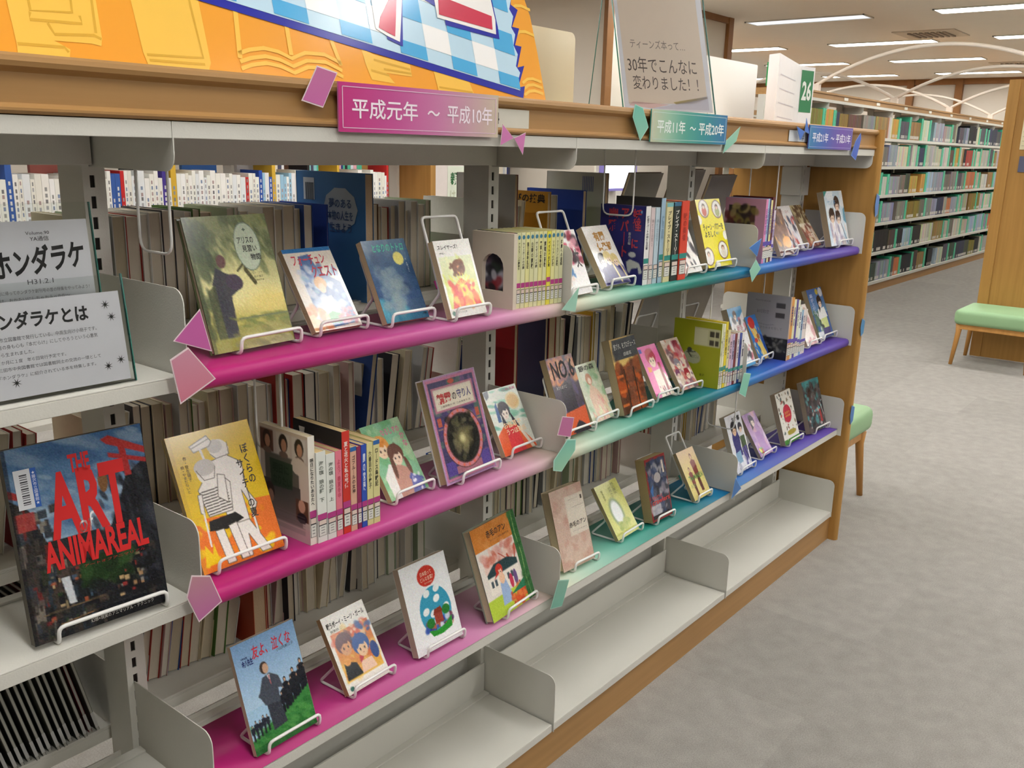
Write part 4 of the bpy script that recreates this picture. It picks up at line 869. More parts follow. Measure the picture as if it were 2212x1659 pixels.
spine_book(1.323, -.0925, 1, .0305, .193, .128, 'd9cf9c', 'thick cream spine with black katakana, first of the two matching thick volumes', gB, 'ブレイブ・ストーリー', '26241e', band=TEA, top='7cb8b8', size=(.1, .68))
spine_book(1.3545, -.095, 1, .0335, .194, .128, '26302c', 'thick black spine with white katakana, second of the two matching thick volumes', gB, 'ブレイブ・ストーリー', 'e8e6dc', band=TEA, top='3c6c88', size=(.1, .68))
spine_book(1.389, -.0975, 1, .0365, .196, .13, 'd8452f', 'thick bright red spine at the right end of its row', gB, '獣の奏者', 'a83020', band=TEA, size=(.15, .5))
# pink group
gC = 'slim spine-out books right of the middle divider, top shelf'
aC = Art(50, 60, 'cf98ac', 1.3, 83); aC.rect(.1, .12, .75, .72, '3a2c28'); aC.blobs(['5c3a30', '8c7c3c', '6c2c2c', '2a2420', 'b8a468'], 46, .09, .1, .12, .75, .7, .8)
L_ = [(.0145, .186, 'e08cb8', 'pink book with a dark picture on the cover that faces left', aC), (.013, .187, '9cc4dc', 'light blue slim spine beside the pink book', None), (.013, .187, '3c3460', 'dark navy spine with an orange stripe', None), (.0145, .182, 'e2d896', 'cream yellow spine beside the dark navy one', None), (.0165, .19, '5c1c20', 'dark red spine standing tallest in its row', None), (.0085, .151, 'e8dce4', 'short white spine with violet tape, left one', None), (.0095, .151, 'd8c8dc', 'short lilac spine with violet tape, right one', None)]
X = 1.903
for t, h, c, lab, ar in L_:
    spine_book(X, -.088 + (X - 1.9) * .1, 1, t, h, .128, c, lab, gC, '日本恋大会' if h > .16 else '文庫', '5c4890', band=VIO, art=ar, size=(.15, .55), arttexts=[('キネオラム', (.15, .55, .7, .68), 'e8d8c0')] if ar is not None else ()); X += t + .0006
# row 2: white book with portraits and others
gD = 'spine-out books on the pink middle shelf'
aD = Art(84, 110, 'd8d0c8', 1.45, 85); aD.rect(.1, .25, .8, .75, '5c5c54', .9); aD.grad('4a4a48', '9a8c88', 0, .5, .85, .86); aD.rect(0, .86, 1, 1, 'dccac6'); aD.rect(.0, .0, 1, .03, 'd8ccb8')
for cx, hc in ((.16, '3a2820'), (.5, '2c2420'), (.82, '2a2422')): aD.rect(cx - .14, .04, cx + .13, .24, 'e0dcd4' if cx > .3 else '6c4a3c'); aD.ell(cx, .13, .09, .085, hc); aD.ell(cx + .01, .15, .055, .06, 'c8987c'); aD.ell(cx, .235, .09, .03, '7c6a60')
aD.rect(.82, .27, 1, .6, 'e4dcd0'); aD.ell(.8, .3, .15, .08, 'e4dcd0'); aD.poly([(.2, .3), (.68, .3), (.66, .54), (.22, .56)], '2c4630', .85); aD.ell(.18, .62, .1, .09, '3a2c28'); aD.ell(.2, .66, .06, .06, 'b08a78'); aD.rect(.72, .6, .97, .8, '6c4c3c'); aD.ell(.84, .66, .07, .06, 'e0b49c'); aD.ell(.84, .77, .1, .05, '2c2830')
for q in range(16): aD.rect(.3, .76 + q * .011, .9, .764 + q * .011, '9a9090', .7)
spine_book(.2235, -.0855, 2, .0135, .1885, .127, 'e4dfd2', 'white book with portrait photos on the cover facing left', gD, '明日になりたいあなたへ', '26241e', band=MAG, art=aD, cover='dcd4cc', size=(.2, .63), band_v=.68,
    arttexts=[('明日に', (.26, .33, .6, .42), '1f3a26', 'b'), ('なりたい', (.26, .44, .64, .53), '1f3a26', 'b')])
DD = [(.0195, .159, 'dfe2da', 'white spine with pale blue foot, shorter left one', '海の嶺 狼の藤 下', '6a7068', None), (.0185, .1515, 'dde0d8', 'white spine with pale blue foot, right one', '海の嶺 狼の藤 上', '6a7068', None), (.0135, .1525, 'e07a8c', 'pink spine with blue foot', 'よろず春夏冬中', 'c04860', None),
      (.0165, .183, 'cc3428', 'tall red spine with white characters and a black cover', '夏と花火と私の死体', 'f0e0d8', 'b'), (.0135, .152, 'd8a890', 'peach spine with blue top', 'ゴフルールの女神', '3a2c28', 't'), (.009, .15, '8c2c54', 'thin dark magenta spine', '', '', None),
      (.0115, .151, '2c50b0', 'bright blue spine on the pink middle shelf', '魔の宮殿', 'dce4f0', None), (.0135, .1515, 'd8d294', 'pale yellow spine, second from the right', '六番目の小夜子', '4a4638', None), (.0145, .153, 'd6cf92', 'pale yellow spine with blue top at the right end', 'ロードス島戦記', '2c2a22', 't')]
X = .2375
for i, (t, h, c, lab, ti, tc_, fl) in enumerate(DD):
    kw = {}
    if fl == 'b':
        ab = Art(50, 60, '1a1a20', 1.4, 87); ab.ell(.55, .3, .16, .16, '2c2c40'); ab.ell(.57, .36, .09, .1, '8c6c68'); kw = dict(art=ab, cover='1a1a20', arttexts=[('夏', (.12, .06, .26, .16), 'd8d8d8', 'b')])
    if fl == 't': kw = dict(top='2c64a4')
    spine_book(X, -.0885 - .006 * i / 9, 2, t, h, .106 if h < .17 else .128, c, lab, gD, ti, tc_, band=MAG, size=(.1, .55), page='d0b888', band_v=.68, **kw); X += t + .0006
# lime group
gE = 'spine-out books right end of the teal middle shelf'
aE = Art(70, 90, 'a8b024', 1.35, 89); aE.grad('a2aa20', 'b0b62a', 0, 0, 1, 1); aE.rect(.44, .1, .97, .37, 'c8cc9c'); aE.rect(.44, .12, .72, .36, 'd4d8b0'); aE.rect(.76, .14, .94, .22, '4a4a3c'); aE.rect(.76, .27, .94, .35, '4a4a3c'); aE.rect(.85, .13, .87, .36, 'd4d8b0'); aE.ell(.42, .56, .18, .1, 'b8bc9c', 20); aE.ell(.36, .46, .05, .04, '4a4a44'); aE.line([(.3, .5), (.48, .48)], .01, '4a4a44'); aE.line([(.34, .5), (.4, .56)], .012, '4a4a44')
spine_book(1.663, -.0975, 2, .0075, .187, .15, 'e0e4b4', 'lime green book whose back cover with two barcodes faces left', gE, '文', '2c2c28', band=TEA, art=aE, cover='a8b024', arttexts=[('この道はすごいよ', (.35, .53, .56, .58), '5c5c50'), ('金沢', (.6, .8, .7, .84), '3a3a20')], size=(.2, .5))
EE = [(.0125, .186, 'e3e0c0', 'white spine with black title beside the lime green book', 'さよならロビンソン'), (.0135, .19, 'e4cf20', 'bright yellow spine beside the lime green book', '西の善き魔女'), (.0135, .165, 'dcd4a4', 'cream short spine left of the lilac ones', '鳥の文'), (.0135, .15, 'd8b8c8', 'pale pink short spine', '空の中'), (.0135, .15, 'c4b4d4', 'pale lilac short spine', '図書'), (.012, .15, '7c2c30', 'dark red short spine', '赤朽葉'), (.0135, .15, 'e0d8dc', 'off-white short spine left of the blue one', '海の底'), (.0125, .148, '34489c', 'blue short spine on the teal shelf', '塩の街'), (.017, .148, 'e8e6e4', 'white short spine at the right end of the teal shelf', '文庫')]
X = 1.6715
for i, (t, h, c, lab, ti) in enumerate(EE):
    spine_book(X, -.0985 - .007 * i / 9, 2, t, h, .128 if h > .16 else .106, c, lab, gE, ti, '3a3448', band=TEA, size=(.12, .5)); X += t + .0008
aF = Art(76, 96, 'a8a8ac', 1.45, 91); aF.grad('9c9ca2', 'b0b0b4', 0, 0, 1, .65); aF.rect(0, .66, 1, 1, '26262a'); aF.blobs(['3c4040', '6a6c68', '2c2c30', '8a8a86'], 60, .06, .1, .68, .95, .86, .7); aF.rect(.68, .12, .88, .2, '4c4c50'); aF.rect(.68, .27, .88, .35, '4c4c50'); aF.line([(.05, .44), (.5, .48), (.66, .46)], .006, '8a8a90')
gF = 'slim spines with violet tape on the blue middle shelf'
spine_book(2.16, -.0875, 2, .0095, .2085, .15, 'c8a890', 'grey and black book whose back cover faces left on the blue shelf', gF, '', band=VIO, art=aF, cover='9c9ca2', arttexts=[('PHOTO BOOK', (.2, .09, .55, .115), '6c6c70'), ('あの日見た空', (.25, .24, .52, .3), '6c6c70'), ('青春のきらめきを写して', (.15, .5, .85, .54), '7c7c80')])
FF = [(.022, .205, 'd89848', 'orange-topped spine behind the violet tapes'), (.0195, .196, 'e0e0b8', 'pale cream spine, first one with violet tape'), (.019, .194, '584898', 'violet spine with white foot'), (.0185, .19, 'dfe2c4', 'pale yellow-white spine right of the violet one'), (.0215, .168, 'dfe4dc', 'white spine with grey-green lettering'), (.0185, .152, '8cb0cc', 'pale blue spine among the violet tapes'), (.0185, .152, 'e4d8d4', 'off-white spine with red spot near the right'), (.019, .15, 'ded4cc', 'cream spine last in the violet-taped row')]
X = 2.1705
for i, (t, h, c, lab) in enumerate(FF):
    t *= .97
    spine_book(X, -.0865 + .007 * i / 8, 2, t, h, .128 if h > .16 else .106, c, lab, gF, ['青', '春の', 'あの花', '時をかける', '君の', '秒速', '言の', '心が'][i], '4a4878', band=VIO, size=(.12, .45)); X += t + .0008

# ================================================================== BOOKS ON THE REAR SIDE, page edges towards us
rng = random.Random(11)
PG = ['cbbfa4', 'd6ccb6', 'c4b89e', 'd0c6b0', 'dcd6c6', 'bcb096', 'd2c8b4']
CV = [('white', 'd8d6ce'), ('cream', 'd8ccac'), ('pale grey', 'b8b8b6'), ('pale pink', 'c8a8a4'), ('dark grey', '4a4848'), ('red', 'a03028'), ('blue', '2c4c90'), ('green', '4c7030'), ('yellow', 'c8a030'), ('black', '26242a'), ('brown', '7a5638'), ('pale green', 'a8b898')]
CW = [10, 8, 7, 3, 2, 2, 2, 2, 1.5, 1.5, 1.5, 2]
BASE = {}
def back_proto(ci):
    if ci in BASE: return BASE[ci]
    c = hx(CV[ci][1])
    m = MB(); m.box(-.5, -.44, 0, 1, 0, 1, c); m.box(.44, .5, 0, 1, 0, 1, c); m.box(-.5, .5, .99, 1, 0, 1, c)
    pg = [MB().box(-.44, .44, .02, .99, .008, .992, hx(p_)).mesh('page_block', PAGES) for p_ in PG]
    BASE[ci] = (m.mesh('cover', MATTE), pg); return BASE[ci]
BAYN = {-1: 'leftmost', 0: 'pink', 1: 'teal', 2: 'blue'}
ROWN = {1: 'top', 2: 'middle', 3: 'lower'}
def back_book(x, z, t, h, d, ci, tilt, row, bay, lab=None):
    cm, pg = back_proto(ci)
    o = empty('book', (x, .388 - d, z), (0, R(tilt), 0)); o.scale = (t, d, h)
    c_ = bpy.data.objects.new('cover', cm); p_ = bpy.data.objects.new('page_block', pg[rng.randrange(len(pg))])
    for q in (c_, p_): COL.objects.link(q); q.parent = o
    key = (row, bay); CNT[key] = CNT.get(key, 0) + 1
    lb = lab or '%s book, page edges out, %s from left, rear %s shelf, %s bay' % (CV[ci][0], ordn_(CNT[key]), ROWN[row], BAYN[bay])
    tag(o, lb, 'book', 'rear-side books on the %s shelf of the %s bay' % (ROWN[row], BAYN[bay]))
    return o
nback = 0; CNT = {}
def fill(row, bay, x0, x1, lean_left=False):
    global nback
    x = x0; tilt = 0; z = ZR[row] + .0006
    while x < x1:
        t = rng.choice([.014, .018, .02, .022, .026, .03, .016, .024]); h = rng.choice([.188, .188, .193, .182, .19, .174, .186, .198, .21]) + rng.uniform(-.004, .004)
        if row == 1: h = min(h, .196)
        if row == 3: h = min(h, .235)
        d = h * rng.uniform(.66, .72); ci = rng.choices(range(len(CV)), CW)[0]
        if rng.random() < .1 or lean_left: tilt = rng.uniform(3, 9) if not lean_left else rng.uniform(8, 12)
        elif rng.random() < .5: tilt = 0
        zz = z + abs(math.sin(R(tilt))) * t * .5
        if x + t > x1: break
        back_book(x + t / 2, zz, t * .97, h, d, ci, tilt, row, bay); nback += 1
        x += t / math.cos(R(tilt)) + (.0 if rng.random() > .1 else .004)
        if tilt and not lean_left and rng.random() < .4: x += .02; tilt = 0
# special rear books that stand out
def big(x, row, t, h, d, col, lab, tilt=0, side=None, txt=()):
    z = ZR[row] + .0006
    o = empty('book', (x, .388 - d, z), (0, R(tilt), 0)); tag(o, lab, 'book')
    m = MB().box(0, .001, 0, d, 0, h, hx(side or col)); m.box(t - .001, t, 0, d, 0, h, hx(col)); m.box(0, t, d - .002, d, 0, h, hx(col)); cv = m.build('cover', PRINT, o)
    MB().box(.001, t - .001, .002, d - .002, .002, h - .002, hx('c0a888')).build('page_block', PAGES, o)
    if txt:
        tm = MB()
        for q in txt: put_text(tm, q[0], q[1], q[2], lambda u, v: (-.0006, d - u * d, (1 - v) * h), bold=.02)
        tm.build('side_lettering', PRINT, cv)
    return o
fill(1, -1, -.24, -.03); fill(2, -1, -.26, -.03); None
fill(1, 0, .035, .535)
o = big(.59, 1, .022, .258, .215, '3f74a4', 'tall sky-blue book with a round white badge rising above the rear books', side='3a72ac')
m = MB(); m.face([(-.0005, .075 + .05 * math.cos(a) * (1 + .06 * (q % 2)), .185 + .042 * math.sin(a) * (1 + .06 * (q % 2))) for q, a in enumerate([math.pi * 2 * q / 20 for q in range(19, -1, -1)])], hx('a8b4bc'))
for i, s_ in enumerate(('夢のある', '本物の人生を', '生きよう')): put_text(m, s_, (.47 + .02 * (i != 1), .2 + i * .095, .83 - .02 * (i != 1), .275 + i * .095), '40587c', lambda u, v: (-.0009, .215 - u * .215, (1 - v) * .258), bold=.02)
m.build('badge', PRINT, o)
m = MB(); m.box(-.0006, -.0003, .155, .19, .2, .245, hx('c4ccd4'))
for q in range(9): m.box(-.001, -.0006, .158 + q * .003, .1595 + q * .003, .2, .235, hx('4a545c'))
m.build('barcode_sticker', PRINT, o)
fill(1, 0, .62, .868)
o = big(.545, 1, .004, .196, .15, '2848a4', 'deep-blue index divider with a teal 159.7 label among the rear books', side='2446a0')
m = MB(); m.box(-.0008, -.0004, .112, .148, .163, .192, hx('2f9c74')); put_text(m, '159.7', (.06, .0, .24, .16), '1c2c28', lambda u, v: (-.0012, .15 - u * .15, .19 - v * .15), bold=.02); m.build('shelf_label', PRINT, o)
fill(1, 1, .945, 1.085); big(1.095, 1, .012, .252, .19, '8a4a48', 'tall grey and dull red book right of the post, rear top shelf', side='a09c98'); fill(1, 1, 1.112, 1.235)
big(1.255, 1, .014, .207, .17, 'c8902c', 'amber yellow book with black title on its side, behind the eleven slim volumes', side='d09830', txt=[('学びの技典', (.2, .03, .95, .14), '2a2420')])
fill(1, 1, 1.275, 1.365); big(1.385, 1, .016, .209, .19, '2448a8', 'deep royal blue tall book behind the bronze-title paperback', side='2444a0')
big(1.405, 1, .018, .208, .17, '88a034', 'apple green book beside the royal blue one', side='88a034')
big(1.475, 1, .016, .254, .2, 'a8a6a0', 'very tall grey book with library stickers behind the navy blue book', side='b4b2ac', txt=[('事典', (.05, .3, .2, .36), '3a3a38'), ('|||||||', (.62, .04, .8, .2), '5a64a0')])
fill(2, 0, .035, .865); fill(3, 0, .035, .30, True); big(.315, 3, .03, .235, .17, 'b04020', 'rust-red book standing behind the blue sky book, lower rear shelf', side='a83c1e'); fill(3, 0, .355, .865)
fill(2, 1, .935, 1.11); big(1.12, 2, .014, .26, .18, '9c2026', 'dark red tall book on the middle rear shelf', side='9c2026'); big(1.25, 2, .012, .25, .18, '26304a', 'dark navy picture-covered book on the middle rear shelf', side='2a3450'); big(1.266, 2, .03, .25, .18, '9c2026', 'second dark red book, right of the navy picture-covered one', side='9c2026'); fill(2, 1, 1.3, 1.76)
fill(3, 1, .935, 1.72); fill(3, 2, 1.86, 2.4, False)
# grey-backed display books standing on easels on the rear side
def rear_display(x, row, w_, h_, lab, lean=18, col='b4b0a4'):
    z = ZR[row] + .006
    Mx = Matrix.Translation((x, .345, z)) @ Matrix.Rotation(math.pi, 4, 'Z') @ Matrix.Rotation(-R(lean), 4, 'X')
    o = empty('book'); o.matrix_world = Mx; tag(o, lab, 'book', 'display books seen from behind')
    m = MB(); m.box(0, w_, 0, .001, 0, h_, hx('6c4a48')); m.box(0, w_, .009, .01, 0, h_, hx(col)); m.build('cover', MATTE, o)
    MB().box(.002, w_ - .002, .001, .009, .002, h_ - .002, hx('c0b090')).build('page_block', PAGES, o)
    e = easel(x, .345, z - .0045, 180, lean, .01, h_, w_, 'white wire easel behind the %s' % lab.replace(',', '').replace(' on the', '').replace('seen from behind', ''))
rear_display(1.90, 1, .19, .26, 'grey-backed picture book, leftmost seen from behind on the top rear shelf')
rear_display(2.17, 1, .2, .27, 'grey-backed picture book with reddish edge, second on the top rear shelf', col='aea99c')
rear_display(2.42, 1, .19, .25, 'grey-backed picture book, third seen from behind on the top rear shelf', col='a8a29c')
rear_display(2.06, 2, .2, .27, 'grey-backed picture book seen from behind on the middle rear shelf', col='aaa69c')
rear_display(2.34, 2, .19, .25, 'brown-grey picture book seen from behind on the middle rear shelf', col='a49c8e')

# ================================================================== LEFT BAY
def acrylic(x, y, z, yawd, w_, h_, lean, lab, texts, tags_=(), paper='eceaf0', grey=()):
    Mx = Matrix.Translation((x, y, z)) @ Matrix.Rotation(R(yawd), 4, 'Z') @ Matrix.Rotation(-R(lean), 4, 'X')
    o = empty('sign_stand'); o.matrix_world = Mx; tag(o, lab, 'sign')
    MB().box(-.004, w_ + .006, -.0022, -.0008, -.004, h_ + .022).build('front_pane', ACRYL, o)
    MB().box(-.004, w_ + .006, .0012, .0026, -.004, h_ + .022).build('back_pane', ACRYL, o)
    MB().box(-.004, w_ + .006, .0026, .05, -.004, -.0025).build('foot', ACRYL, o)
    MB().box(-.0052, -.004, -.0022, .0026, -.004, h_ + .022).build('cut_edge', EDGE, o); MB().box(w_ + .006, w_ + .0072, -.0022, .0026, -.004, h_ + .022).build('cut_edge', EDGE, o)
    m = MB().box(0, w_, 0, .0004, 0, h_, hx(paper)); pp = m.build('paper', PRINT, o)
    P = lambda u, v: (u * w_, -.0003, (1 - v) * h_); P0 = lambda u, v: (u * w_, -.00015, (1 - v) * h_)
    tm = MB()
    for g_ in grey: tm.face([P0(u, v) for u, v in g_[0]], hx(g_[1]))
    for t in texts: put_text(tm, t[0], t[1], t[2], P, bold=.03 if 'b' in (t[3] if len(t) > 3 else '') else 0, skew=t[4] if len(t) > 4 else 0)
    for cx, cy, r_ in tags_:
        pts = [(cx + r_ * (1 if q % 2 else .25) * math.cos(q * math.pi / 8) * h_ / w_, cy + r_ * (1 if q % 2 else .25) * math.sin(q * math.pi / 8)) for q in range(15, -1, -1)]
        tm.face([P(u, v) for u, v in pts], hx('2c2c2c'))
    tm.build('lettering', PRINT, pp)
    return o
acrylic(-.2655, -.083, Z1 + .005, -.5, .2, .117, 8, 'small clear stand with a white card about the booklet, in front on the left shelf', [
    ('ホンダラケとは', (.14, .11, .78, .29), '2c2c2e', 'b'), ('三田市立図書館で発行している、中高生向け小冊子です。', (.17, .36, .82, .405), '707076'), ('読者の身も心も『本だらけ』にしてやろうという心意気', (.18, .435, .82, .48), '707076'), ('から生まれました。', (.19, .515, .41, .555), '707076'),
    ('２か月に１度　年６回発行予定です。', (.19, .595, .6, .635), '707076'), ('三田市中央図書館では図書館同士の交流の一環として', (.19, .67, .82, .71), '707076'), ('『ホンダラケ』に紹介されている本を特集します。', (.19, .75, .78, .79), '707076')],
    [(.9, .14, .055), (.93, .28, .055), (.95, .77, .055), (.95, .62, .0), (.86, .82, .055), (.94, .8, .0), (.28, .84, .055), (.1, .8, .05)])
acrylic(-.214, -.016, Z1 + .005, -2, .148, .206, 6, 'taller clear stand holding a white flyer in large katakana, behind the small card', [
    ('Volume.90', (.46, .065, .66, .085), '3c3c40'), ('YA通信', (.49, .095, .65, .125), '2c2c30'), ('ホンダラケ', (.16, .15, .94, .33), '232326', 'b', -.05), ('H31.2.1', (.42, .36, .64, .39), '606066'),
    ('図書館に帰ってホンダラケ創刊号の昔の特集をやってみよう！', (.1, .42, .95, .445), '77777c'), ('図書は、おかたいにしちゃおうっかな〜。', (.1, .465, .78, .49), '77777c'), ('図書館の本で作ってみたリターンズ', (.0, .57, .96, .66), '2c2c30', 'b'), ('奇術師のための創作BOOK', (.02, .76, 1.0, .84), '4a4a50', 'b')],
    grey=[([(.05, .75), (.12, .62), (.2, .55), (.45, .52), (.7, .51), (.8, .57), (.95, .7), (.9, .77)], 'c4c4cc'), ([(.0, .97), (.0, .69), (1, .69), (1, .97)], 'b4b4bc')][:1])
# thin magazines standing on the lower left shelf
for i in range(17):
    x = -.085 - i * .0115
    o = empty('magazine', (x + .055, .192 + .004 * math.sin(i * 2), Z3 + .002), (0, R(-13), 0))
    ln_ = ['first', 'second', 'third', 'fourth', 'fifth', 'sixth', 'seventh', 'eighth', 'ninth', 'tenth', 'eleventh', 'twelfth', 'thirteenth', 'fourteenth', 'fifteenth', 'sixteenth', 'seventeenth'][i]
    tag(o, 'thin leaning magazine on the lower left shelf, %s from the right' % ln_, 'magazine', 'thin magazines leaning on the lower left shelf')
    cc = hx('6a1c24' if i == 1 else ['4a4a44', '3c3c3a', '55564c', '3a3e3c'][i % 4])
    m = MB().box(0, .0008, 0, .19, 0, .28, cc); m.box(.0045, .0053, 0, .19, 0, .28, cc); m.build('cover', MATTE, o)
    m = MB().box(.0008, 0.0045, .0, .188, .001, .279, hx('a8a69c')); m.box(0, .0053, -.0006, -.0001, .008, .04, hx('b8b8b4')); m.build('pages', MATTE, o)

# ================================================================== TOP OF THE BOOKCASE
def plaque(x0, x1, z0, z1, y, stops, txt, lab, frame='e8c8dc', tc='f6e8f2'):
    n = 24; m = MB()
    A_ = np.array([[arr_grad(stops, i / n) for i in range(n + 1)] for _ in range(2)])
    m.grid(A_, lambda u, v: (x0 + u * (x1 - x0), y, z1 - v * (z1 - z0)))
    m.box(x0, x1, y + .0001, y + .003, z0, z1, arr_grad(stops, .5))
    o = empty('era_plaque'); tag(o, lab, 'sign', 'gradient era plaques on the oak edge'); m.build('card', LINER, o)
    P = lambda u, v: (x0 + u * (x1 - x0), y - .0005, z1 - v * (z1 - z0))
    tm = MB()
    for a_ in ((.018, .08, .982, .095), (.018, .905, .982, .92), (.018, .08, .022, .92), (.978, .08, .982, .92)): q4(tm, *a_, frame, P)
    for t in txt: put_text(tm, t[0], t[1], tc, P, bold=.012)
    tm.build('lettering', PRINT, o)
plaque(.268, .637, 1.460, 1.532, -.128, [(0, 'c0307c'), (.3, 'c25093'), (.6, 'ca80aa'), (.8, 'c8a0aa'), (1, 'cdbfa8')], [('平成元年', (.07, .3, .45, .72)), ('～', (.51, .46, .59, .58)), ('平成10年', (.64, .3, .955, .72))], 'magenta to cream plaque lettered 平成元年～平成10年')
plaque(1.166, 1.534, 1.463, 1.5335, -.128, [(0, 'c8c8ac'), (.2, '9cc4a8'), (.45, '4ea090'), (.7, '2c8c94'), (1, '2c70a4')], [('平成11年', (.07, .3, .42, .72)), ('～', (.48, .46, .56, .58)), ('平成20年', (.6, .3, .955, .72))], 'mint to teal plaque lettered 平成11年～平成20年', 'c8e0dc', 'eef6f2')
plaque(2.071, 2.432, 1.461, 1.5295, -.128, [(0, '2c7ca8'), (.3, '3c60ac'), (.55, '5c50a4'), (.75, '6c4ca4'), (1, '6c58a8')], [('平成21年', (.07, .3, .42, .72)), ('～', (.48, .46, .56, .58)), ('平成31年', (.6, .3, .955, .72))], 'blue to violet plaque lettered 平成21年～平成31年', 'b0b0dc', 'ecebf6')
o = MB().box(.62, .743, -.1150, -.1142, 1.478, 1.511, hx('d6d2c4')).build('label_holder', PRINT); tag(o, 'plain cream label stuck on the oak edge beside the magenta plaque', 'label')
m = MB(); put_text(m, '4', (0, 0, 1, 1), '2a2a2c', lambda u, v: (.643 + u * .012, -.1157, 1.504 - v * .02), bold=.02); m.build('lettering', PRINT, o)
o = MB().box(1.955, 2.09, -.1150, -.1142, 1.480, 1.511, hx('d0d4d8')).build('label_holder', PRINT); tag(o, 'pale label stuck on the oak edge beside the blue plaque', 'label')
m = MB(); put_text(m, '#', (0, 0, 1, 1), '5a6a8c', lambda u, v: (2.045 + u * .02, -.1157, 1.503 - v * .02), bold=.02); m.build('lettering', PRINT, o)
# paper cut-outs
def cut(pts, y, c1, lab, c2=None, edge='e6d2d6'):
    cx = sum(p[0] for p in pts) / len(pts); cz = sum(p[1] for p in pts) / len(pts)
    ar = sum(pts[i][0] * pts[(i + 1) % len(pts)][1] - pts[(i + 1) % len(pts)][0] * pts[i][1] for i in range(len(pts)))
    if ar < 0: pts = pts[::-1]
    m = MB().prism(pts, 'y', y, y + .0008, hx(edge)); o = m.build('paper_cutout', PRINT)
    ins = [(cx + (p[0] - cx) * .93, cz + (p[1] - cz) * .93) for p in pts]
    zs = [p[1] for p in ins]; zl, zh = min(zs), max(zs)
    col = [tuple(np.array(hx(c1)) * (p[1] - zl) / (zh - zl) + np.array(hx(c2 or c1)) * (1 - (p[1] - zl) / (zh - zl))) for p in ins]
    f = MB(); f.v = [(p[0], y - .0004, p[1]) for p in ins]; f.f = [tuple(range(len(ins)))]; f.c = [col]; f.build('coloured_face', PRINT, o)
    tag(o, lab, 'paper decoration', 'paper cut-outs on the bookcase'); return o
PK, PK2, MN, TL, BL_ = 'c47aa8', 'd08ca8', '9cc8b0', '6cb4a0', '3c70b8'
cut([(0.231, 1.551), (0.269, 1.544), (0.24, 1.493), (0.201, 1.501)], -.126, 'c0709c', 'pink tilted square on the oak edge left of the magenta plaque', 'c468a4')
for p_ in (([(0.655, 1.484), (0.649, 1.446), (0.688, 1.46)], 'left wing'), ([(0.688, 1.46), (0.723, 1.471), (0.716, 1.43)], 'right wing')): cut(p_[0], -.124, 'd07cb4', 'pink paper triangle, %s of the bow right of the magenta plaque' % p_[1])
cut([(1.096, 1.54), (1.129, 1.534), (1.157, 1.494), (1.125, 1.464), (1.089, 1.513)], -.127, '6cbca8', 'teal five-sided paper left of the teal plaque', '8cc4ac', 'a8d8c8')
cut([(1.619, 1.51), (1.602, 1.473), (1.531, 1.441), (1.544, 1.473)], -.124, '98c4a8', 'mint paper quadrilateral right of the teal plaque', '84c4b0', 'b0d8c8')
cut([(1.977, 1.522), (2.038, 1.509), (2.011, 1.482)], -.1265, '3c6cc0', 'blue paper triangle, left wing of the small bow', None, '88a8dc'); cut([(2.042, 1.547), (2.077, 1.502), (2.038, 1.509)], -.1265, '4470c4', 'blue paper triangle, upper wing of the small bow', None, '88a8dc')
cut([(2.505, 1.518), (2.514, 1.498), (2.494, 1.448), (2.484, 1.429), (2.437, 1.444), (2.463, 1.49)], -.129, '4464c0', 'blue leaf-shaped paper right of the violet plaque', None, '7898d8')
cut([(0.023, 1.22), (0.038, 1.158), (-0.02, 1.181)], -.118, 'c060a0', 'magenta triangle at the left end of the top display shelf', None)
cut([(-0.002, 1.171), (0.038, 1.12), (-0.019, 1.094), (-0.03, 1.158)], -.1235, 'c88ca0', 'dusty pink quadrilateral at the left end of the top display shelf', 'cc788c')
cut([(0.919, 1.162), (0.909, 1.11), (0.859, 1.12)], -.1235, '98ccb4', 'mint triangle at the first divider of the top shelf', 'a0ccb8', 'b8dccc')
cut([(1.817, 1.211), (1.797, 1.161), (1.74, 1.189)], -.121, '3c74bc', 'blue triangle at the second divider of the top shelf', None, '88b0dc')
cut([(1.787, 1.154), (1.824, 1.125), (1.773, 1.091), (1.751, 1.125)], -.1235, '94ccb4', 'mint diamond at the second divider of the top shelf', '84c0a8', 'b0dccc')
cut([(-0.02, 0.841), (0.01, 0.83), (0.027, 0.782), (-0.013, 0.764), (-0.03, 0.81)], -.1235, 'bc8894', 'dusty pink pentagon at the left end of the middle display shelf', 'b8689c')
cut([(0.876, 0.887), (0.921, 0.875), (0.91, 0.832), (0.86, 0.848)], -.1235, 'bc6c98', 'mauve rectangle in front of the dark NO.6 book', None)
cut([(0.899, 0.83), (0.931, 0.823), (0.93, 0.798), (0.881, 0.76), (0.85, 0.77), (0.85, 0.793)], -.1235, '78bca8', 'teal hexagon at the first divider of the middle shelf', '98c8a8', 'b0dccc')
cut([(1.773, 0.828), (1.821, 0.817), (1.797, 0.75), (1.751, 0.77)], -.1235, '84c4ac', 'teal quadrilateral at the second divider of the middle shelf', '78c0a8', 'b0dccc')
cut([(0.885, 0.5), (0.928, 0.486), (0.903, 0.428), (0.858, 0.438)], -.1235, '84b09c', 'teal slanted strip at the first divider of the lower shelf', '74b09c', 'a8d0c0')
cut([(1.778, 0.504), (1.825, 0.458), (1.762, 0.441)], -.1235, '3c70b0', 'blue triangle at the second divider of the lower shelf', None, '88b0dc')
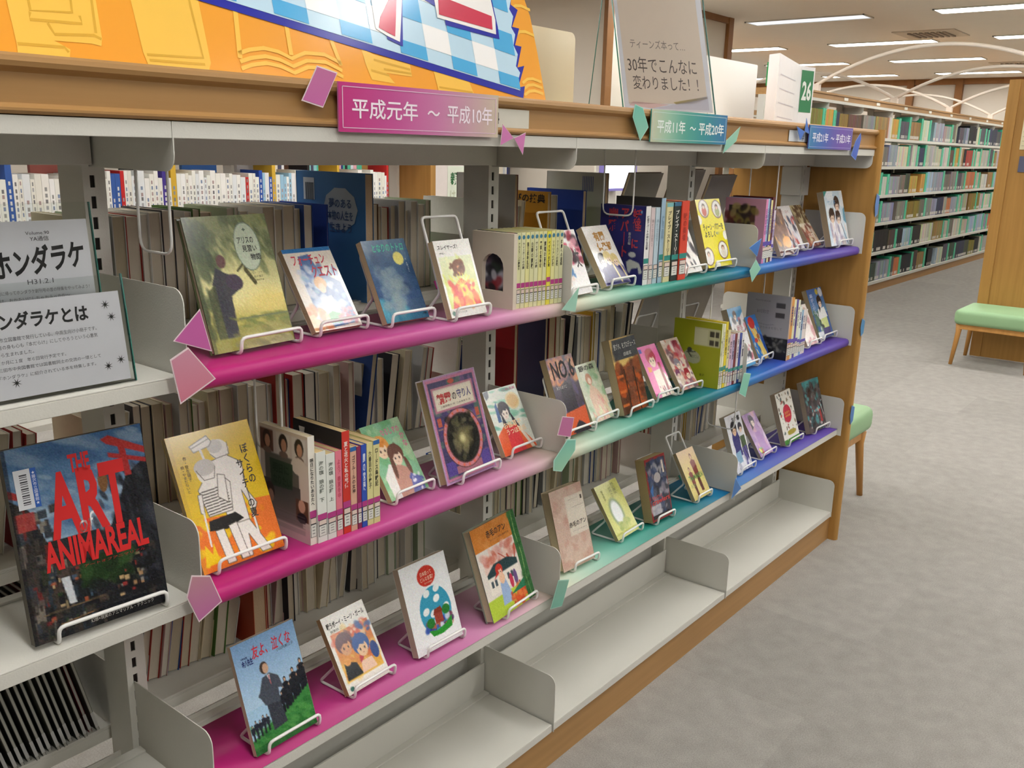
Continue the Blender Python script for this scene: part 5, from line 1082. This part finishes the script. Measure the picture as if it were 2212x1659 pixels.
for (zt, zb_, nm_, c_) in ((1.318, 1.235, 'upper', '5c84c4'), (.872, .804, 'middle', '3c80b0'), (.544, .468, 'lower', '3c74b4')):
    cut([(2.705, zt), (2.737, zt - .012), (2.735, zb_ + .01), (2.712, zb_), (2.698, (zt + zb_) / 2)], -.1405, c_, 'blue paper scrap on the edge of the end panel, %s one' % nm_, None, '7ca8d4')

# orange sign with gingham ribbon
sg = empty('display_sign', (0, -.03, 1.5335), (R(-14), 0, 0)); tag(sg, 'large orange board with book pictures and a blue gingham ribbon on the bookcase top', 'sign')
m = MB()
edge = [(-.62, 0), (.908, 0), (.905, .1), (.9, .175), (.886, .22), (.86, .26), (.8, .32), (.6, .45), (-.62, .5)]
m.prism(edge, 'y', 0, .005, hx('f4a83a')); m.build('board', GLOSSY, sg)
MB().box(-.6, .86, 0, .004, 0, .40, hx('e4a040')).build('rear_leg', PRINT, sg, loc=(0, .17, .044)).rotation_euler = (R(34), 0, 0)
def RP(x, z, o_=.0012): return (x, -o_, z)
def stroke(mb, pts, wd, c, o_):
    n = len(pts); L_s, R_s = [], []
    for i, p in enumerate(pts):
        t = Vector(pts[min(i + 1, n - 1)]) - Vector(pts[max(i - 1, 0)]); t.normalize(); nn = Vector((-t.y, t.x)) * wd / 2
        L_s.append(Vector(p) + nn); R_s.append(Vector(p) - nn)
    for i in range(n - 1): mb.face([RP(*R_s[i], o_), RP(*R_s[i + 1], o_), RP(*L_s[i + 1], o_), RP(*L_s[i], o_)], hx(c))
pc = MB(); YL, DK = 'f9c858', 'dfae42'
def shape(pts, dx=0, dz=0): pc.face([RP(x + dx, z + dz, .0006) for x, z in pts], hx(YL))
def ln(pts, wd=.0035, c=DK, dx=0, dz=0): stroke(pc, [(x + dx, z + dz) for x, z in pts], wd, c, .0009)
shape([(-.145, .004), (-.082, .005), (-.079, .016), (-.097, .025), (-.05, .026), (-.037, .024), (-.034, .034), (-.032, .083), (-.03, .16), (-.145, .16), (-.145, .068), (-.144, .018)])
ln([(-.119, .16), (-.119, .059), (-.067, .063), (-.062, .12)]); ln([(-.12, .057), (-.122, .048), (-.057, .05), (-.058, .06)]); ln([(-.101, .046), (-.095, .033), (-.044, .037), (-.035, .033)]); ln([(-.038, .16), (-.038, .082), (-.041, .04)]); ln([(-.143, .017), (-.086, .018), (-.082, .012)])
for dx, dz in ((0, 0), (.585, .06), (-.3, .01)):
    shape([(.024, .005), (.116, .004), (.122, .016), (.121, .103), (.115, .17), (.01, .17), (.017, .09), (.02, .022)], dx, dz)
    ln([(.105, .17), (.106, .102), (.111, .022), (.025, .019)], dx=dx, dz=dz); ln([(.027, .012), (.112, .013)], dx=dx, dz=dz)
ln([(.18, .14), (.18, .095), (.173, .027)], .008, YL); ln([(.269, .13), (.269, .084), (.268, .04)], .008, YL); ln([(.352, .1), (.355, .068), (.365, .032)], .008, YL)
for dz in (0, -.012, -.022): ln([(.172, .034 + dz), (.192, .041 + dz), (.219, .046 + dz), (.245, .043 + dz), (.268, .035 + dz), (.296, .046 + dz), (.334, .047 + dz), (.366, .036 + dz)], .006, YL)
shape([(.428, .014), (.481, .011), (.464, .028), (.525, .026), (.525, .047), (.441, .057), (.416, .066), (.42, .039)]); ln([(.44, .048), (.523, .038)]); ln([(.46, .034), (.524, .031)]); ln([(.43, .03), (.47, .024)])
shape([(.587, .004), (.684, .003), (.674, .032), (.582, .046)]); ln([(.59, .012), (.68, .008)])
for dz in (0, -.012, -.024, .094, .145): ln([(.838, .036 + dz), (.856, .045 + dz), (.874, .047 + dz), (.902, .042 + dz)], .006, YL)
pc.build('book_pictures', GLOSSY, sg)
rb = MB(); blue = hx('2c34a8'); sl = -.1355
zig = [(.832, .006), (.843, .03), (.821, .026), (.852, .071), (.829, .066), (.853, .109), (.833, .11), (.855, .145), (.833, .146), (.86, .182), (.84, .19), (.853, .23)]
rb.face([RP(*p) for p in [(-.3, .16)] + zig + [(.70, .36), (-.3, .45)]], blue)
inz = [(.826, .02), (.816, .028), (.834, .056), (.824, .068), (.836, .092), (.827, .109), (.838, .131), (.829, .144), (.841, .167), (.832, .18), (.845, .205), (.842, .23)]
rb.face([RP(*p, .0018) for p in [(-.3, .172)] + inz + [(.69, .36), (-.3, .44)]], hx('c3e3f6'))
for i in range(-17, 1):
    for j in range(0, 9):
        if i % 2 == 0 and j % 2 == 0: cq = '52b2e8'
        elif i % 2 and j % 2: cq = 'fbfcfc'
        else: continue
        x0_ = .765 + i * .0645; x1_ = min(x0_ + .0645, .826)
        if x1_ <= x0_: continue
        z0_ = .022 + (.024 + (j - 1) * .042 if j else 0); z1_ = z0_ + (.024 if j == 0 else .042)
        f = lambda x: (x - .826) * sl
        rb.face([RP(x0_, z0_ + f(x0_), .0024), RP(x1_, z0_ + f(x1_), .0024), RP(x1_, z1_ + f(x1_), .0024), RP(x0_, z1_ + f(x0_), .0024)], hx(cq))
rb.build('gingham_ribbon', GLOSSY, sg)
lt = MB()
for pts, c_, d in (([(.565, .3), (.565, .172), (.611, .158), (.625, .155), (.625, .3)], '2c34a8', .003),
    ([(.617, .19), (.634, .134), (.634, .126), (.784, .116), (.785, .14), (.78, .19)], '2c34a8', .003), ([(.612, .2), (.614, .137), (.775, .124), (.78, .152), (.775, .2)], 'f8f6f4', .0036), ([(.625, .178), (.619, .143), (.766, .132), (.77, .158)], 'd23c58', .0042),
    ([(.478, .085), (.513, .076), (.541, .2), (.54, .3), (.49, .3)], '2c34a8', .003), ([(.455, .1), (.48, .09), (.507, .083), (.531, .161), (.535, .3), (.46, .3)], 'f8f6f4', .0036), ([(.462, .102), (.497, .091), (.517, .159), (.52, .3), (.505, .3), (.5, .157), (.47, .121)], 'd23c58', .0042)):
    lt.face([RP(*p, d) for p in pts], hx(c_))
lt.build('lettering', GLOSSY, sg)
# handwritten poster in a clear stand
o = acrylic(1.315, .037, 1.54, -30, .25, .36, 19, 'clear stand with a handwritten pink-beige poster on the bookcase top', [
    ('ティーンズ本って…', (.13, .50, .75, .565), '8a7a70', ''), ('30年でこんなに', (.08, .625, .86, .735), '5a4a44', ''), ('変わりました！！', (.12, .755, .86, .855), '5a4a44', '')], paper='ece8f0',
    grey=[([(.05, .96), (.03, .02), (.93, .02), (.95, .9), (.8, .94)], 'ecd8c8'), ([(.3, .985), (.5, .96), (.96, .88), (.96, .985)], 'd8d0dc'), ([(.05, .97), (.3, .985), (.5, .955), (.1, .94)], 'ecc8c4'), ([(.55, .935), (.95, .885), (.95, .9), (.58, .95)], 'e0cc8c')])
tg = MB().box(-.004, .256, .0, .0016, 0, .372).build('rear_pane', ACRYL, o, loc=(0, .19, .06)); tg.rotation_euler = (R(30.7), 0, 0)
tg = MB().box(-.0055, -.004, .0, .0022, 0, .372).build('cut_edge', EDGE, o, loc=(0, .19, .06)); tg.rotation_euler = (R(30.7), 0, 0)
# cream acrylic boards behind
def board(x0, x1, y, z1_, lab, mt, cat='sign holder', r=.02):
    h = z1_ - 1.5335; pr = [(x0, 1.5335), (x1, 1.5335)] + [(x1 - r + r * math.cos(a), z1_ - r + r * math.sin(a)) for a in [math.pi / 2 * q / 5 for q in range(6)]] + [(x0 + r - r * math.sin(a), z1_ - r + r * math.cos(a)) for a in [math.pi / 2 * q / 5 for q in range(6)]]
    o = empty('acrylic_board'); tag(o, lab, cat)
    MB().prism(pr, 'y', y, y + .004).build('panel', mt, o); MB().box(x0 + .02, x1 - .02, y - .04, y + .04, 1.533, 1.536).build('foot', mt, o); return o
board(1.02, 1.465, .3, 1.744, 'cream translucent rounded board between the orange sign and the poster', FROST)
o = board(1.93, 2.60, .3, 1.752, 'wide glossy white board right of the poster', WHITEB, r=.006)
for q in (2.12, 2.24): MB().box(q, q + .002, .2985, .3, 1.54, 1.70).build('seam', FROST, o)
# number sign 26
ns = empty('number_sign', (2.33, .1, 1.5335)); tag(ns, 'white wedge-shaped aisle number sign with green 26 at the bookcase end', 'sign')
d14 = Vector((math.cos(R(14)), math.sin(R(14)), 0)); P1 = Vector((0, 0, 0)); P2 = d14 * .49; P3 = P2 + Vector((math.cos(R(-12)), math.sin(R(-12)), 0)) * .085
m = MB(); m.prism([(P1.x, P1.y), (P2.x, P2.y), (P3.x, P3.y), (P3.x - .02, P3.y + .09), (.03, .05)], 'z', 0, .228, hx('f0eeee')); m.build('body', PRINT, ns)
lm = MB(); n1 = Vector((math.sin(R(14)), -math.cos(R(14)), 0))
for q in range(4): z = .03 + q * .045; a_ = P1 + d14 * .04 + n1 * .0008; b__ = P1 + d14 * .36 + n1 * .0008; lm.face([a_ + Vector((0, 0, z)), b__ + Vector((0, 0, z)), b__ + Vector((0, 0, z + .003)), a_ + Vector((0, 0, z + .003))], hx('c8c4cc'))
n2 = Vector((-math.sin(R(12)), -math.cos(R(12)), 0)); dd_ = (P3 - P2)
def NP(u, v, e=.0012): return tuple(P2 + dd_ * u + n2 * e + Vector((0, 0, .215 - v * .15)))
lm.face([NP(0, 1), NP(.9, 1), NP(.9, 0), NP(0, 0)], hx('3c8458')); put_text(lm, '26', (.1, .25, .8, .72), 'e8efe8', lambda u, v: NP(u, v, .002), bold=.03)
lm.build('lettering', PRINT, ns)
# green number card far behind
o = empty('number_sign', (7.0, 2.25, 1.0)); m = MB().box(0, .36, 0, .02, 1.0, 1.19, hx('2c8c4c')); m.build('card', PRINT, o); MB().tube([(.18, .01, .99), (.18, .01, 1.0)], .01, 8).build('stem', WIRE, o)
m = MB(); put_text(m, '12', (.2, .2, .75, .8), 'eef4ee', lambda u, v: (u * .36, -.002, 1.19 - v * .19), bold=.03); m.build('lettering', PRINT, o); tag(o, 'green card with a white number standing on the far bookcase', 'sign')

# ================================================================== RANGE ACROSS THE AISLE (left) and FAR RANGE (right)
def far_bookcase(name_lab, x0, x1, y0, depth, top, shelves, fas, end=None, lh=.03):
    o = empty('bookcase', (0, 0, 0)); tag(o, name_lab, 'bookcase')
    n = int(round((x1 - x0) / .905))
    MB().box(x0, x1, y0, y0 + depth, fas[1], top).build('top_board', WOOD, o)
    MB().box(x0, x1, y0 - .005, y0 + .01, fas[0], fas[1]).build('canopy', STEEL, o)
    MB().box(x0, x1, y0 - .012, y0, top - .012, top + .004).build('top_moulding', WOOD, o)
    for i, z in enumerate(shelves):
        MB().box(x0, x1, y0, y0 + depth, z - lh, z).build('shelf', STEEL, o)
    MB().box(x0, x1, y0 + .01, y0 + .03, 0, shelves[-1] - lh).build('plinth', WOOD, o)
    for i in range(n + 1):
        x = x0 + i * (x1 - x0) / n
        MB().box(x - .02, x + .02, y0 + depth / 2 - .03, y0 + depth / 2 + .03, 0, fas[1]).build('upright', STEEL, o)
        MB().prism([(y0 + .22, fas[0] + .0), (y0 - .002, fas[0]), (y0 - .002, fas[0] - .045), (y0 + .02, fas[0] - .065), (y0 + .22, fas[0] - .065)], 'x', x - .001, x + .001).build('side_bracket', STEEL, o)
        if i < n and top > 1.8: MB().box(x + .36, x + .46, y0 - .0035, y0, fas[1] + .01, top - .018, hx('ece8dc')).build('label_holder', PRINT, o)
    if end is not None: MB().box(end, end + .035, y0 - .02, y0 + depth + .02, 0, top + .01).build('end_panel', WOODV, o)
    return o
FS = [1.632, 1.345, 1.045, .752, .436, .115]
far_bookcase('tall long bookcase far right full of bound volumes with teal markers', 6.96, 16.92, 2.04, .46, 1.985, FS, (1.905, 1.93))
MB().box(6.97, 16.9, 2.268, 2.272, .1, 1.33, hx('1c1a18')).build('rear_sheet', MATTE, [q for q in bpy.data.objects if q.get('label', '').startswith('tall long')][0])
FC = ['8c8c84', 'b0a890', 'c8a050', 'a8a49c', '5c5860', '8a7a38', '2c2c30', 'b8b4a8', 'cccabc', '9aa0ac', 'c87850', 'b04a40', 'a08050', '3c4258', 'a4bcc8', 'd0ccb8', '6c4c44', '4a5448', '7c746c']
rg = random.Random(5); st = MB(); marks = []
for ri, z in enumerate(FS):
    x = 7.0; h_max = .235
    while x < 16.85:
        nrun = rg.randint(3, 12); c = hx(rg.choice(FC if ri < 4 else FC[4:] + ['2c2c30', '33302e', '5c4a44'])); h = rg.uniform(.19, .238); t = rg.uniform(.022, .045); y_ = 2.06 + rg.uniform(0, .006)
        for q in range(nrun):
            if x + t > 16.85: break
            dk = tuple(max(0, k_ * rg.uniform(.86, 1.06)) for k_ in c)
            st.box(x, x + t * .93, y_, y_ + .15, z, z + h, dk)
            if rg.random() < .6: st.box(x + .004, x + t * .9 - .004, y_ - .001, y_, z + .012, z + .045, hx('d8d4cc'))
            x += t
        if rg.random() < .62:
            marks.append((x, y_ - .004, z, rg.random())); x += .075
        if rg.random() < .12: x += rg.uniform(.05, .16)
tag(st.build('bound_volumes', MATTE), 'rows of bound volumes on the tall far bookcase', 'books', kind='stuff')
mk = None; MC = {}
for i, (x, y_, z, q) in enumerate(marks[:]):
    if mk is None:
        m = MB().box(0, .07, 0, .15, 0, .235, hx('46bf98')); mk_m = m.mesh('file_marker', PRINT); m = MB(); put_text(m, '日本文学', (.62, .1, .85, .5), '1f5c48', lambda u, v: (u * .07, -.001, .235 - v * .235), vert=True, bold=.03); tx_m = m.mesh('lettering', PRINT); mk = 1
    o = bpy.data.objects.new('shelf_marker', mk_m); COL.objects.link(o); o.location = (x, y_, z); o.scale = (1, 1, .9 + q * .15)
    t_ = bpy.data.objects.new('lettering', tx_m); COL.objects.link(t_); t_.parent = o
    rn = ['top', 'second', 'third', 'fourth', 'fifth', 'bottom'][FS.index(z)]
    MC[rn] = MC.get(rn, 0) + 1; tag(o, 'teal marker block, %s from the left on the %s shelf of the far bookcase' % (ordn_(MC[rn]), rn), 'shelf marker', 'teal markers on the %s far shelf' % rn)
# low bookcase across the aisle
far_bookcase('low bookcase across the aisle full of white-spined books', -1.2, 2.70, 2.04, .46, 1.535, [1.1277, .7921, .4465, .1176], (1.445, 1.466), end=2.695, lh=.0225)
st = MB(); x = -.3; rg = random.Random(9)
WC = ['f0efea', 'ecece4', 'f2f2f0', 'e8e6dc', 'f0eee8', 'e4e8ea']
while x < 2.45:
    t = rg.uniform(.012, .026); h = rg.choice([.182, .188, .173, .19, .2]); c = hx(rg.choice(WC)); r_ = rg.random()
    if 1.72 < x < 2.0 and r_ < .6: c = hx(rg.choice(['3c5cb0', '2c50a8', '9cc4dc', 'e8e8ea']))
    elif r_ > .93: c = hx(rg.choice(['c82c2c', '4a3a90', '2a2424', '9cc8dc', 'd8b03c', '3c60a8']))
    if r_ > .985: h = .26
    st.box(x, x + t * .95, 2.07, 2.2, 1.128, 1.128 + h, c)
    for q in range(rg.randint(4, 7)):
        zz = 1.15 + q * .021 + rg.uniform(0, .006)
        st.box(x + t * .32, x + t * .62, 2.0692, 2.07, zz, zz + .013, hx(rg.choice(['9a9a98', 'a8a8ac', '7a7a7c', 'b09a98', '8494b0'])) if c[0] > .6 else hx('d8d8d8'))
    x += t
for x0_, x1_, h, c in ((.86, 1.0, .285, 'b06860'), (1.0, 1.02, .29, '2c2024'), (1.02, 1.12, .28, 'b8b0a8'), (.58, .72, .225, 'b82820'), (1.2, 1.28, .24, '2a2a2a'), (1.46, 1.62, .26, '3c6cb4'), (1.72, 1.86, .29, 'c8c8cc'), (1.98, 2.1, .25, '8c6a58')): st.box(x0_, x1_, 2.22, 2.24, 1.128, 1.128 + h, hx(c))
tag(st.build('white_spined_books', MATTE), 'rows of white-spined paperbacks on the bookcase across the aisle', 'books', kind='stuff')
# upright display stand with card, seen through the top shelf
o = empty('sign_card', (3.32, 2.6, 1.0)); tag(o, 'pale card with green characters behind the top shelf uprights', 'sign')
MB().box(0, .34, 0, .01, .0, .42, hx('e4dcd8')).build('card', PRINT, o); m = MB(); m.box(.12, .33, -.002, 0, .1, .33, hx('e0e8d8')); put_text(m, '親子', (0, 0, 1, 1), '2f6c40', lambda u, v: (.145 + u * .13, -.003, .295 - v * .075), bold=.03); put_text(m, 'はじめ', (0, 0, 1, 1), 'c4ccb0', lambda u, v: (.14 + u * .16, -.003, .19 - v * .06), bold=.02); m.build('lettering', PRINT, o)
MB().box(-.01, .43, -.05, .1, -1.0, .0, hx('b8864a')).build('base', WOODV, o)
# further low bookcase beyond
far_bookcase('low white bookcase beyond the card, far behind the middle bay', 3.4, 6.3, 4.4, .4, 1.62, [1.42, 1.1277, .7921, .4465, .1176], (1.5, 1.52), lh=.03)
st = MB(); x = 3.42
while x < 6.25:
    t = rg.uniform(.015, .035); c = hx(rg.choice(['e8e8e8', 'c8ccd4', '4a4a60', '6c3a48', '2c3a78', '8cc4c8', 'e0d8c8', '2a2a2c', '50b090', 'd8a0a8', 'f0f0f0']))
    for z in (1.1277, .7921): st.box(x, x + t * .93, 4.42, 4.56, z, z + rg.uniform(.17, .23), c)
    x += t
tag(st.build('far_paperbacks', MATTE), 'paperbacks on the low white bookcase beyond the card', 'books', kind='stuff')
# bright self-checkout screen seen through the top shelf
o = empty('screen_stand', (5.13, 2.6, 0)); tag(o, 'brightly lit white screen panel seen through the top shelf', 'screen')
MB().box(0, .4, 0, .03, 1.17, 1.37).build('screen', SCREEN, o); MB().box(-.02, .44, .005, .045, 1.15, 1.385, hx('8a80c8')).build('bezel', PRINT, o); MB().box(-.06, .5, .046, .06, 1.12, 1.5, hx('e0dccc')).build('rear_card', PRINT, o); MB().box(.15, .25, .0, .06, 0, 1.15, hx('d8d4cc')).build('post', PRINT, o)
# ------------------------------------------------------------------ arches between the ranges
FEET = set()
def arch(x, ya, yb_, z0, rise, lab):
    pts = []
    for q in range(25):
        t = q / 24; pts.append((x, ya + (yb_ - ya) * t, z0 + rise * (1 - (2 * t - 1) ** 2)))
    o = empty('brace_arch'); tag(o, lab, 'arch', 'white arched braces above the bookcases')
    MB().tube(pts, .017, 8).build('arch_tube', ARCH, o, smooth=True)
    for yy in (ya, yb_):
        if (x, yy) in FEET: continue
        FEET.add((x, yy)); MB().box(x - .03, x + .03, yy - .035, yy + .035, z0 - .09, z0 + .01).build('foot', ARCH, o)
ordn = ['nearest', 'second', 'third', 'farthest']
for i, x in enumerate((8.1, 10.4, 12.65, 14.9)):
    arch(x, 2.27, .12, 2.075, .31, '%s white arch spanning the main aisle' % ordn[i])
    if i: arch(x, 2.27, 4.42, 2.075, .31, '%s white arch behind the tall far bookcase' % ordn[i])
far_bookcase('tall bookcase one aisle behind the far right one', 9.0, 16.92, 4.2, .46, 1.985, FS, (1.905, 1.93))
# ------------------------------------------------------------------ tall bookcase at right with wooden end panel
o = empty('bookcase'); tag(o, 'tall wooden-ended bookcase at the right edge with a posted list', 'bookcase')
MB().box(6.87, 6.905, -.17, .372, .0, 1.993).build('end_panel', WOODV, o); MB().box(6.861, 6.87, .30, .372, 0, 1.993).build('edge_board', WOODV, o); MB().box(6.905, 15, -.15, .34, 1.93, 1.98).build('top_board', WOOD, o)
for z in FS: MB().box(6.905, 15, -.15, .34, z - .03, z).build('shelf', STEEL, o)
MB().box(6.905, 15, .10, .12, .05, 1.93).build('back_sheet', STEEL, o); MB().box(6.905, 15, -.13, .32, 0, .085).build('plinth', WOOD, o)
o = empty('notice'); tag(o, 'cream ruled list posted on the tall wooden end panel', 'notice')
MB().box(6.857, 6.8605, -.12, .245, 1.515, 1.80, hx('e4dcb8')).build('sheet', PRINT, o); MB().box(6.856, 6.8605, -.12, .25, 1.83, 1.90, hx('4c9c54')).build('heading', PRINT, o)
m = MB()
for q in range(8): m.box(6.8562, 6.857, -.11, .235, 1.54 + q * .032, 1.543 + q * .032, hx('a8a088'))
m.build('ruled_lines', PRINT, o)
o = MB().box(6.856, 6.8605, -.12, .235, 1.36, 1.47, hx('5c6078')).build('notice', PRINT); tag(o, 'small dark blue notice under the cream list', 'notice')
# ------------------------------------------------------------------ green stools
def stool(x, y, lab):
    o = empty('stool', (x, y, 0)); tag(o, lab, 'stool', 'green padded wooden stools')
    c = MB().box(0, .47, -.26, .26, .295, .405).build('cushion', CUSHION, o); bv = c.modifiers.new('b', 'BEVEL'); bv.width = .035; bv.segments = 4; c.data.shade_smooth()
    for a_ in (-.235, .215): MB().box(.04, .43, a_, a_ + .02, .262, .297).build('rail', WOODT, o)
    for a_ in (.03, .42): MB().box(a_, a_ + .02, -.215, .215, .262, .297).build('rail', WOODT, o)
    for sx in (0, 1):
        for sy in (0, 1):
            bx, by = (.05, .42)[sx], (-.225, .225)[sy]; ex_, ey_ = bx + (-.022, .022)[sx], by + (-.02, .02)[sy]
            MB().tube([(bx, by, .295), (bx, by, .24), (ex_, ey_, 0)], .024, 10, r2=.013).build('leg', WOODT, o, smooth=True)
stool(6.385, .15, 'green padded stool in front of the tall wooden end panel')
stool(2.83, .21, 'green padded stool behind the end panel of the low bookcase')
